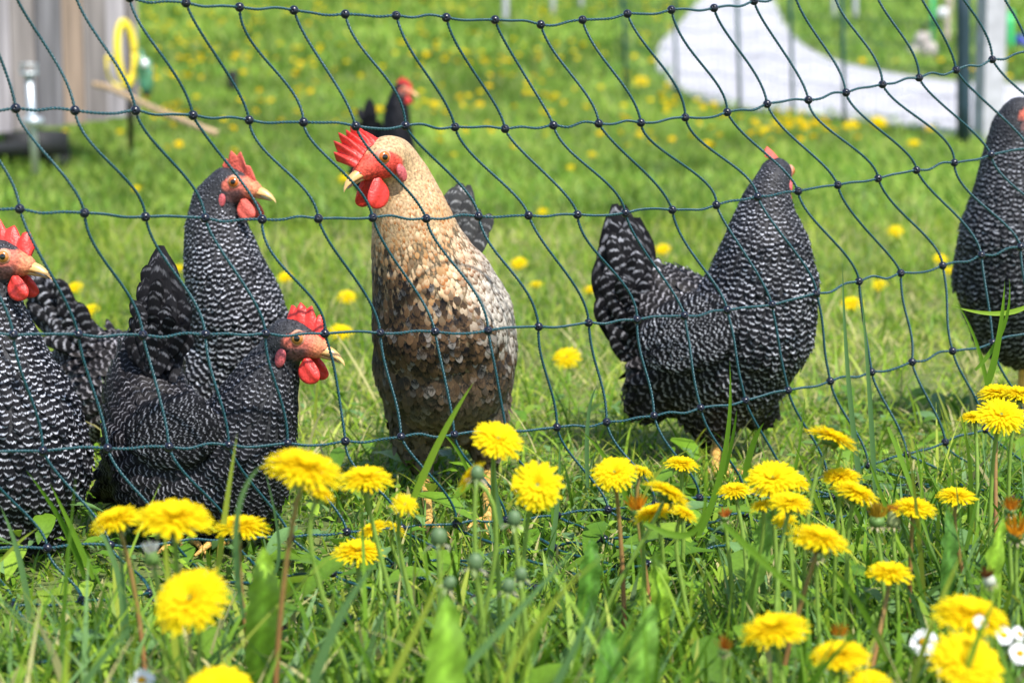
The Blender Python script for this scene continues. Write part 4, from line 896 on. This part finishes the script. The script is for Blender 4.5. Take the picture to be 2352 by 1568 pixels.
    for (f, b_, ff, tt_) in top:
        col_ = []
        for q in (0, .35, .7, .93, 1.0):
            th = .0030*(1-q)**.5+.0004; fx = f+(ff-f)*q; ux = b_+(tt_-b_)*q; ln = comb['lean']*(q**1.5)*.02+.0012*math.sin(fx*400)*q
            col_.append((fx, ux, th, ln))
        rowsv.append(col_)
    Vb, Fb = [], []
    for sg in (-1, 1):
        for col_ in rowsv:
            for (fx, ux, th, ln) in col_: Vb.append(Q(fx, ln+sg*th, ux))
    a_ = (n_+1)*5
    for i in range(n_):
        for j in range(4):
            q = i*5+j; Fb.append([q, q+1, q+6, q+5]); Fb.append([a_+q, a_+q+5, a_+q+6, a_+q+1])
        q = i*5+4; Fb.append([q, a_+q, a_+q+5, q+5])
    for j in range(4): Fb.append([j, a_+j, a_+j+1, j+1]); q = n_*5+j; Fb.append([q, q+1, a_+q+1, a_+q])
    mesh_obj('comb', Vb, Fb, sk, root)
    for sg in (-1, 1):                          # wattles: flattened drops
        V_, F2 = ball((0, 0, 0), 1, n=18, m=28); z_ = V_[:, 2]; wd = (.0115 if style == 'spot' else .0098)*(1-.35*z_)
        q = np.array([hc+s*(Fv*(.017+vx*wd[i]*.95-.002*vz)+Sd*sg*(.0075+.003*(1-vz)*.5+vy*.0026*(1.1-vz*.3)+.0006*math.sin(vx*5+vz*4))+U*(-.0265+vz*.0135+(0 if style == 'spot' else .0022*(1-vz)))) for i, (vx, vy, vz) in enumerate(V_)])
        mesh_obj('wattle', q, F2, sk, root)
    for sg in (-1, 1):
        V_, F2 = ball(Q(-.0055, sg*.0165, -.0135), (s*.0050, s*.0028, s*.0085), np.array([nrm(Fv+U*-.25), Sd, nrm(U+Fv*.25)]), 8, 12); mesh_obj('earlobe', V_, F2, M_lobe, root)
    for (kx, ky, kd, fx, fy) in legs:           # shank and toes
        foot_ = G(fx, fy, .008); kn = P(kx, ky, D+kd); mb = MB(); V_, F2 = tube(smoothline([kn, kn*.5+foot_*.5+np.array([0, .004, 0]), foot_+np.array([0, .002, .006])], 8), np.linspace(.0062, .0050, 17), 10); mb.add(V_, F2)
        for a in (-.55, 0, .55, 3.1):
            d = np.array([math.sin(a), -math.cos(a), 0])*(.05 if abs(a) < 1 else .022); V_, F2 = tube([foot_+np.array([0, 0, .004]), foot_+d*.5+np.array([0, 0, .006]), foot_+d+np.array([0, 0, -.002])], [.0048, .0040, .0016], 8); mb.add(V_, F2)
        mb.build('leg', M_leg, root)
    return root
# the leftmost hen, cut by the frame
hen('barred hen cut by the left edge of the photo, beak pointing right', 2.36, 1.20, (4, 596, 0), (.96, -.25, .07),
    [(-12, 640, .01, 48, .5), (-14, 700, .01, 66, 1), (-8, 780, .01, 92, 1.3), (4, 870, .01, 125, 1.7), (24, 970, .02, 164, 2), (34, 1060, .03, 178, 2.2), (0, 1140, .04, 176, 2.4), (-90, 1180, .08, 150, 2.6), (-220, 1060, .22, 120, 2.9)],
    legs=[(-40, 1300, .06, -50, 1330)], seed=11, eye='light', comb=dict(h=.030, teeth=5, lean=-.3, back=-.030, front=.026, fan=.5), bars=(8, 9.5), lt=.95)
# the tall hen behind
hen('tall barred hen at the back of the left trio, neck stretched up', 2.86, 1.27, (533, 425, 0), (.93, -.33, .08),
    [(495, 470, .01, 58, .6), (497, 530, .01, 74, 1), (515, 620, .01, 94, 1.3), (540, 710, .02, 114, 1.7), (555, 800, .04, 128, 2), (500, 880, .06, 145, 2.2), (390, 890, .09, 150, 2.5), (290, 900, .12, 130, 2.7), (215, 850, .14, 95, 2.8)],
    extra=[[(290, 900, .10, 130, 2.8), (235, 1030, .10, 60, 3), (228, 1100, .10, 34, 3)], [(420, 960, .06, 90, 2.8), (440, 1080, .06, 50, 3)]],
    tail=[(205, 810, .10), (62, 622, .12), (80, 616, .12), (100, 630, .11), (118, 655, .11), (75, 660, .12), (135, 690, .10), (60, 690, .12), (150, 720, .1), (100, 740, .1)],
    legs=[(440, 1100, .06, 440, 1150)], seed=12, comb=dict(h=.027, teeth=4, lean=.2, back=-.006, front=.026, fan=.2), pale=True, bars=(8, 10), lt=1.1)
# the near dark hen with its head low
hen('dark barred hen in front of the tall one, head held low, tail raised', 2.40, 1.25, (675, 780, -.01), (.95, -.30, .0),
    [(640, 812, 0, 50, .6), (618, 865, 0, 72, 1), (592, 930, 0, 94, 1.4), (560, 1010, .01, 122, 1.9), (520, 1080, .03, 150, 2.1), (430, 1085, .05, 170, 2.3), (370, 1020, .07, 132, 2.4), (335, 910, .10, 96, 2.5), (345, 820, .12, 72, 2.5)],
    extra=[[(430, 1090, .05, 160, 2.5), (440, 1180, .06, 112, 2.8)], [(500, 1100, .04, 140, 2.4), (570, 1150, .05, 78, 2.7), (600, 1170, .05, 42, 2.9)], [(330, 1060, .08, 90, 2.6), (250, 1120, .12, 34, 3)]],
    tail=[(358, 850, .07), (366, 562, .09), (356, 576, .09), (378, 588, .09), (346, 618, .08), (392, 626, .08), (336, 655, .08), (404, 668, .08), (326, 700, .07), (416, 712, .07), (366, 600, .07), (373, 640, .07), (352, 650, .07), (362, 690, .06), (390, 720, .06), (340, 730, .06)],
    wings=[((500, 960), (330, 1010), 80, -.045, -.02)], legs=[(520, 1200, .08, 515, 1250), (440, 1200, .1, 430, 1245)], seed=13, eye='light', comb=dict(h=.026, teeth=4, lean=-.2, back=-.006, front=.027, fan=.25), bars=(5.5, 8), tailw=.034, lt=.46, tl=.7)
# the speckled hen
hen('cream and brown speckled hen in the middle, facing the net', 2.62, 1.30, (880, 363, -.035), (-.76, -.62, -.17),
    [(904, 366, -.01, 54, .5), (926, 425, 0, 72, .8), (944, 500, .0, 92, 1), (962, 580, .01, 112, 1.3), (990, 660, .02, 138, 1.7), (1012, 750, .03, 162, 2), (1018, 830, .05, 166, 2.4), (1024, 880, .07, 142, 2.7), (1040, 860, .16, 118, 2.8), (1050, 760, .24, 98, 2.6)],
    extra=[[(975, 900, .05, 98, 2.8), (952, 1000, .06, 56, 3), (972, 1072, .07, 24, 3)], [(1070, 900, .07, 100, 2.8), (1112, 990, .08, 54, 3), (1120, 1066, .09, 24, 3)], [(1050, 640, .04, 84, 1.6), (1090, 720, .06, 92, 1.9), (1096, 800, .08, 96, 2.2), (1092, 890, .1, 86, 2.5)]],
    tail=[(1052, 620, .24), (1040, 432, .26), (1056, 420, .26), (1074, 424, .26), (1078, 450, .25), (1046, 470, .25), (1066, 480, .25)],
    legs=[(974, 1085, .07, 986, 1214), (1118, 1078, .09, 1120, 1200)], style='spot', seed=14, comb=dict(h=.0235, teeth=7, lean=.8, back=.000, front=.033, fan=.55, fwd=.45, web=.55), spacing=.66, fluff=.6)
# the barred hen on the right
hen('barred hen right of the middle, standing side on with its head turned away', 2.86, 1.15, (1784, 400, .02), (.34, .94, -.02),
    [(1772, 420, .0, 40, .5), (1762, 460, 0, 56, .8), (1757, 510, 0, 74, 1), (1759, 580, 0, 104, 1.4), (1752, 660, .01, 130, 1.9), (1725, 750, .02, 148, 2.1), (1680, 810, .04, 152, 2.3), (1600, 790, .06, 140, 2.5), (1535, 735, .08, 122, 2.6), (1478, 692, .1, 84, 2.6)],
    extra=[[(1600, 830, .05, 130, 2.6), (1530, 860, .05, 88, 3), (1500, 900, .05, 66, 3)], [(1660, 860, .04, 120, 2.6), (1640, 930, .04, 78, 3), (1645, 990, .04, 34, 3)], [(1680, 860, .08, 110, 2.6), (1735, 930, .1, 50, 3)]],
    tail=[(1468, 800, .05)]+[(a, b_, d_*.01) for a, b_, d_ in ((1412, 468, 6), (1434, 472, 6), (1462, 500, 6), (1480, 530, 6), (1396, 498, 5.5), (1388, 528, 5.5), (1381, 560, 5), (1378, 596, 5), (1376, 640, 4.5), (1384, 672, 4), (1446, 520, 5), (1424, 536, 4.5), (1404, 570, 4), (1398, 620, 3.5), (1402, 680, 3.5), (1484, 580, 5), (1458, 596, 4), (1430, 620, 3.5), (1440, 490, 5.5), (1412, 650, 3))],
    wings=[((1690, 720), (1500, 800), 82, -.060, -.03)], legs=[(1648, 1015, .04, 1642, 1088), (1668, 1010, .06, 1672, 1084)], seed=15, comb=dict(h=.024, teeth=4, lean=-.6, back=-.012, front=.02, fan=0), pale=True, bars=(8, 10), tailw=.042)
# cut by the right edge
hen('dark barred hen cut by the right edge of the photo', 3.10, 1.30, (2354, 264, -.01), (.90, -.42, 0),
    [(2334, 300, 0, 60, .6), (2328, 370, 0, 74, 1), (2326, 450, 0, 90, 1.3), (2322, 540, .01, 118, 1.8), (2326, 630, .03, 136, 2.1), (2350, 710, .05, 130, 2.4), (2400, 740, .08, 120, 2.6), (2500, 700, .14, 90, 2.8)],
    legs=[(2350, 830, .05, 2345, 960)], seed=16, bars=(8, 9.5), lt=.7, comb=dict(h=.018, teeth=4, lean=.2, back=.012, front=.028, fan=.1))
# the black one far behind
hen('small looking black hen far behind the speckled one, out of focus', 5.6, .95, (925, 207, 0), (.88, -.35, .0),
    [(916, 222, 0, 20, .6), (912, 245, 0, 25, 1), (912, 290, 0, 31, 1.3), (908, 340, .01, 42, 1.8), (895, 385, .03, 52, 2.1), (865, 395, .06, 52, 2.4), (840, 370, .08, 36, 2.6)],
    tail=[(848, 350, .06), (849, 226, .07), (844, 250, .07), (853, 255, .07), (838, 280, .07), (858, 285, .07), (835, 310, .07)], legs=[(880, 440, .04, 880, 555)], style='black', seed=17, spacing=2.2, group='hens behind the net', tailw=.03)

# ------------------------------------------------------------------ the coop on wheels
M_metal = plain('galvanised_steel', (.50, .55, .58), .4, .12, 60, metal=.6)
M_blackm = plain('black_rubber', (.015, .016, .018), .7, .2, 30)
m, n, l, b = material('weathered_boards')
a = N(n, 'ShaderNodeAttribute', attribute_name='Col'); tc = N(n, 'ShaderNodeTexCoord'); mp = N(n, 'ShaderNodeMapping'); mp.inputs['Scale'].default_value = (38, 38, 2.2); l.new(tc.outputs['Object'], mp.inputs[0])
nz = N(n, 'ShaderNodeTexNoise'); nz.inputs['Scale'].default_value = 1.0; nz.inputs['Detail'].default_value = 8; l.new(mp.outputs[0], nz.inputs['Vector'])
mr = N(n, 'ShaderNodeMapRange'); mr.inputs['From Min'].default_value = .3; mr.inputs['From Max'].default_value = .7; mr.inputs['To Min'].default_value = .55; mr.inputs['To Max'].default_value = 1.35; l.new(nz.outputs[0], mr.inputs[0])
vm = N(n, 'ShaderNodeVectorMath', operation='SCALE'); l.new(a.outputs['Color'], vm.inputs[0]); l.new(mr.outputs[0], vm.inputs['Scale']); l.new(vm.outputs[0], b.inputs['Base Color']); b.inputs['Roughness'].default_value = .85
M_wood = m
D0, D1 = 7.3, 8.4
pA, pB = P(-420, 330, 7.7), P(314, 262, 8.7); pA[2] = .08; pB[2] = .17
croot = empty('chicken_coop', (pA[0], pA[1], 0), 'weathered grey wooden chicken coop of upright boards at the upper left', 'coop')
ux = nrm((pB-pA)*[1, 1, 0]); un = np.array([ux[1], -ux[0], 0]); Lw = np.linalg.norm((pB-pA)[:2]); mb = MB(); x = 0; rc = random.Random(4)
k = 0
while x < Lw-.001:
    w_ = min(rc.uniform(.085, .12), Lw-x); t = (x+w_/2)/Lw; zb = pA[2]*(1-t)+pB[2]*t; c = pA[:2]+ux[:2]*(x+w_/2)
    g = rc.uniform(.55, .95); colr = np.array(rc.choice([(.26, .25, .27), (.34, .30, .29), (.38, .35, .37), (.34, .25, .19), (.44, .43, .47)]))*g
    dp = rc.choice([0, .012]); V, F = box((c[0]+un[0]*dp, c[1]+un[1]*dp, zb+.95+rc.uniform(0, .004)), (w_-.006, .022, 1.9), np.array([ux, un, [0, 0, 1.]])); mb.add(V, F, colr); x += w_; k += 1
mb.build('front_boards', M_wood, croot, smooth=False)
back = np.array([-un[0], -un[1], 0]); mb = MB(); sx = pB[:2]-ux[:2]*.012
for k in range(14):
    c = sx+back[:2]*(.06+k*.1); V, F = box((c[0], c[1], .2+.95), (.094, .02, 1.9), np.array([back, ux, [0, 0, 1.]])); mb.add(V, F, np.array((.34, .31, .32))*rc.uniform(.8, 1.1))
mb.build('side_boards', M_wood, croot, smooth=False)
mb = MB(); c = (pA+pB)/2+back*.75; V, F = box((c[0], c[1], .21), (Lw-.3, 1.2, .05), np.array([ux, back, [0, 0, 1.]])); mb.add(V, F, (.2, .17, .15)); mb.build('floor_frame', M_wood, croot, smooth=False)
mb = MB(); V, F = box((c[0], c[1], 2.15), (Lw+.2, 1.9, .05), np.array([ux, back, [0, 0, 1.]])); mb.add(V, F, (.25, .24, .24)); mb.build('roof', M_wood, croot, smooth=False)
# chassis and wheel
def wheel(c, ax, r, w, par):
    X = nrm(np.cross(ax, [0, 0, 1.])); Z = np.array([0, 0, 1.]); prof = [(.35, -.3), (.62, -.5), (.95, -.5), (1, -.3), (1, .3), (.95, .5), (.62, .5), (.35, .3)]; mb = MB(); V = []
    for rr_, o_ in prof:
        for j in range(28): a = 2*math.pi*j/28; V.append(c+r*rr_*(math.cos(a)*X+math.sin(a)*Z)+ax*w*o_)
    mb.add(V, [[i*28+j, i*28+(j+1) % 28, (i+1)*28+(j+1) % 28, (i+1)*28+j] for i in range(7) for j in range(28)]); mb.build('wheel', M_blackm, par)
    mb = MB(); V, F = tube([c-ax*w*.4, c+ax*w*.4], r*.38, 18); mb.add(V, F); mb.build('hub', M_metal, par)
wp = P(120, 335, 8.2); wp[2] = .055; wheel(wp, un, .055, .07, croot)
mb = MB(); V, F = box(P(84, 330, 8.12), (.19, .12, .085), np.array([ux, un, [0, 0, 1.]])); mb.add(V, F); mb.build('coupling_box', M_blackm, croot); mb = MB(); V, F = box(P(-60, 345, 7.75), (.5, .04, .04), np.array([ux, un, [0, 0, 1.]])); mb.add(V, F); mb.build('axle_beam', M_blackm, croot)
mb = MB(); V, F = tube([P(298, 236, 8.3), G(302, 352, 0)], .012, 8); mb.add(V, F); mb.build('prop_leg', M_blackm, croot)
for (px, py, w_, h_, cc, nm) in ((235, 62, 8, 34, (.10, .30, .18), 'green_paint_mark'), (241, 76, 9, 14, (.6, .12, .05), 'red_paint_mark'), (247, 102, 10, 10, (.6, .6, .62), 'latch')):
    t = (px+420)/734; D_ = 8.7 if px > 300 else pA[1]+(pB[1]-pA[1])*np.clip((P(px, py, 8.2)[0]-pA[0])/(pB[0]-pA[0]), 0, 1); c = P(px, py, D_)+un*.026
    V, F = box(c, (w_/FPX*D_*1.2, .006, h_/FPX*D_), np.array([ux, un, [0, 0, 1.]])); mb = MB(); mb.add(V, F, cc); mb.build(nm, M_leaf, croot, smooth=False)
jr = empty('support_jack', G(82, 398, 0), 'pale galvanised corner jack with round plates standing before the coop boards', 'jack'); Dj = 7.5; jr.location = (float(P(82, 398, Dj)[0]), Dj, 0)
mb = MB(); V, F = tube([P(66, 165, Dj), P(82, 398, Dj)], .0135, 14); mb.add(V, F); mb.build('pole', M_metal, jr)
mb = MB(); V, F = tube([P(66, 172, Dj), P(66, 166, Dj), P(66, 165, Dj)], [.030, .030, .02], 20); mb.add(V, F); V, F = tube([P(66, 150, Dj), P(66, 146, Dj)], .030, 20); mb.add(V, F)
for sg in (-1, 1): V, F = tube([P(66+sg*17, 170, Dj), P(66+sg*17, 147, Dj)], .004, 8); mb.add(V, F)
mb.build('top_plate', M_metal, jr)
mb = MB(); V, F = tube([P(76, 268, Dj), P(76, 273, Dj), P(77, 284, Dj), P(77, 289, Dj)], [.026, .034, .034, .026], 18); mb.add(V, F); mb.build('collar', M_metal, jr)
# yellow hose coil
M_hose = plain('yellow_hose', (.78, .62, .03), .45, .06, 40); hr = empty('garden_hose', P(291, 205, 8.1), 'coil of yellow garden hose hanging on the coop corner', 'hose')
mb = MB()
for k in range(7):
    rw, rh = 22-k*.7, 74-k*1.6; cx_, cy_ = 290+(k % 3-1)*1.6, 122+(k % 2)*2; a = np.linspace(0, 2*math.pi, 40)
    q = np.array([P(cx_+rw*math.cos(t)+5*math.sin(t), cy_+rh*math.sin(t), 8.12+.016*(k % 3)+.03*math.cos(t)) for t in a]); V, F = tube(q, .0085, 8); mb.add(V, F)
mb.build('coil', M_hose, hr)
q = np.array([P(*z, 8.2) for z in smoothline([(272, 150), (246, 130), (250, 175), (270, 198), (290, 200)], 6)]); mb = MB(); V, F = tube(q, .006, 8); mb.add(V, F); mb.build('loose_end', M_hose, hr)
# green watering bottle
m, n, l, b = material('green_plastic'); b.inputs['Base Color'].default_value = (.16, .42, .24, 1); b.inputs['Roughness'].default_value = .2; b.inputs['Transmission Weight'].default_value = .55; M_gp = m
br = empty('plastic_bottle', P(335, 222, 8.1), 'translucent green plastic drinker bottle hanging beside the yellow hose', 'bottle')
mb = MB(); V, F = tube([P(322, 112, 8.1), P(325, 132, 8.1), P(330, 142, 8.1), P(333, 165, 8.1), P(336, 195, 8.1), P(337, 210, 8.1), P(337, 214, 8.1)], [.006, .012, .026, .030, .027, .018, .008], 16); mb.add(V, F); mb.build('bottle_body', M_gp, br)
mb = MB(); V, F = tube([P(332, 140, 8.06), P(333, 154, 8.05)], .012, 12); mb.add(V, F); mb.build('bottle_highlight', plain('highlight_white', (.8, .8, .82), .4, .03), br)  # white stub stands in for the bright highlight on the bottle
mb = MB(); V, F = tube([P(337, 210, 8.1), P(338, 221, 8.1)], [.016, .013], 12); mb.add(V, F); mb.build('spout', M_blackm, br)
# thick tan rope
M_hemp = plain('hemp_rope', (.48, .34, .20), .85, .25, 120, bump=.5); mb = MB(); q = np.array([P(*z[:2], z[2]) for z in smoothline([(216, 194, 8.2), (250, 202, 8.05), (300, 224, 7.8), (360, 252, 7.5), (420, 276, 7.2), (470, 296, 7.0), (496, 306, 6.95)], 12)])
for ph in range(3):
    s = np.arange(len(q)); T = nrm(np.gradient(q, axis=0)); A = nrm(np.cross(T, [0, 1, 0.])); B = np.cross(T, A); a = s*.55+ph*2.094; V, F = tube(q+(np.cos(a)[:, None]*A+np.sin(a)[:, None]*B)*.0055, .006, 8); mb.add(V, F)
tag(mb.build('hemp_rope', M_hemp), 'thick twisted tan rope slanting from the coop corner down into the grass', 'rope')

# ------------------------------------------------------------------ right background: posts, second net, stakes
M_post = plain('dark_green_post', (.012, .035, .05), .5, .2, 20); M_gw = plain('grey_post_wood', (.42, .42, .46), .85, .22, 18, bump=.5); M_pg = plain('green_plastic_post', (.05, .50, .16), .4, .08, 20)
def post(name, label, cat, top, bot_px, r, mat, D=None, n_=10, sq=False, capm=None, group=None):
    g = G(*bot_px, 0) if D is None else P(*bot_px, D); t = P(*top, g[1]); root = empty(name, g, label, cat, group); mb = MB()
    if sq:
        h = (t-g)[2]; V, F = box((g[0], g[1], g[2]+h/2), (2*r, 2*r, h), np.array([[math.cos(.3), math.sin(.3), 0], [-math.sin(.3), math.cos(.3), 0], [0, 0, 1.]])); mb.add(V, F)
    else: V, F = tube(np.linspace(g, t, 5), r, n_); mb.add(V, F)
    mb.build('shaft', mat, root, smooth=not sq)
    mb = MB(); V, F = tube([t, t+np.array([0, 0, .012]), t+np.array([0, 0, .02])], [r*1.12, r*1.1, r*.5], n_); mb.add(V, F); mb.build('cap', capm or mat, root); return root
pr = post('fence_post', 'thick dark green metal post standing before the white path', 'post', (2213, -60), (2213, 338), .029, M_post)
post('wooden_post', 'grey weathered square timber post beside the dark green one', 'post', (2268, -70), (2268, 322), .046, M_gw, sq=True)
post('plastic_fence_post', 'bright green plastic fence post right of the timber post', 'post', (2320, 32), (2320, 140), .024, M_pg, D=14.0)
post('plastic_fence_post', 'bright green plastic fence post left of the dark post, by the white knob', 'post', (2142, -20), (2140, 128), .014, M_pg, D=14.0)
post('wooden_stake', 'thin tan wooden stake next to the white knob', 'stake', (2182, -20), (2172, 112), .020, plain('tan_stake', (.5, .40, .33), .8, .15, 20), D=14.2)
kr = empty('fence_insulator', P(2165, 60, 13.9), 'white round insulator knob on a dark arm, at the top right', 'insulator'); mb = MB(); V, F = ball(P(2165, 30, 13.9), (.036, .03, .034)); mb.add(V, F); mb.build('knob', M_daisy, kr)
mb = MB(); V, F = tube([P(2165, 34, 13.95), P(2150, 50, 13.95), P(2125, 60, 13.95), P(2118, 76, 13.95)], .012, 8); mb.add(V, F); mb.build('arm', M_blackm, kr)
M_stone = plain('pale_stone', (.42, .37, .35), .9, .2, 12, bump=.5); mb = MB()
for (a, c_, r_) in ((2118, 92, 20), (2128, 118, 26), (2104, 122, 20)):
    V, F = ball(P(a, c_, 13.6), (r_/FPX*13.6, r_/FPX*13.6*.8, r_/FPX*13.6*.95), n=8, m=10); V = V+np.random.RandomState(a).randn(*V.shape)*.004; mb.add(V, F)
tag(mb.build('stone', M_stone), 'pale lump of stone in the grass left of the dark post', 'stone')
mb = MB(); V, F = tube([P(2335, 88, 13.9), P(2372, 112, 13.9)], .03, 8); mb.add(V, F); tag(mb.build('blue_barrel', plain('blue_plastic', (.03, .05, .35), .4, .1)), 'dark blue plastic pipe piece at the right edge behind the green post', 'pipe')
for (px, y0, y1, r_, lab) in ((1161, -30, 70, .022, 'pale blurred stake at the top edge, longer of the centre pair'), (1270, -30, 34, .016, 'pale blurred fence stake at the top edge, right one of the centre pair'), (1965, -30, 52, .018, 'pale blurred stake beyond the white path, nearest the dark net edge'), (1915, -30, 48, .014, 'thin pale stake beyond the bend of the white path'), (1335, -30, 18, .016, 'faint brownish stake at the top edge right of centre')):
    post('fence_stake', lab, 'stake', (px, y0), (px, y1), r_, M_gw, D=16.5, group='stakes far up the meadow')
post('wooden_stump', 'short dark stump far behind the tall hen', 'stake', (534, 172), (534, 205), .022, M_blackm, D=10.2)
# second net, out of focus
nr = empty('poultry_net', G(1700, 300, 0), 'far blurred dark green poultry net hanging in front of the white path', 'net'); M_rope2 = plain('far_net_cord', (.012, .085, .085), .6, .2, 60)
def far(px, t):                               # t 0 ground .. 1 top
    g0 = G(px, 232+(px-1440)*.105, 0); return g0+np.array([0, 0, .95*t])
for px in (1440, 1556, 1700, 1822, 1940):
    g0, g1 = far(px, 0), far(px-30, 1); mb = MB(); V, F = tube([g0, g0*.5+g1*.5+np.array([.01, 0, 0]), g1], .0085, 6); mb.add(V, F); mb.build('net_stake', M_rope2, nr)
mb = MB()
for r_ in range(9):
    q = []
    for px in np.linspace(1420, 2210, 60): q.append(far(px, .08+r_*.105)+np.array([0, 0, -.02*abs(math.sin((px-1420)*.028))]))
    V, F = tube(q, .0016, 4, False); mb.add(V, F)
mb.build('horizontal_cord', M_rope2, nr); mb = MB()
for px in np.arange(1420, 2210, 15): V, F = tube([far(px, .05), far(px-8, .45), far(px-18, 1)], .0013, 4, False); mb.add(V, F)
mb.build('hanging_cord', M_rope2, nr)
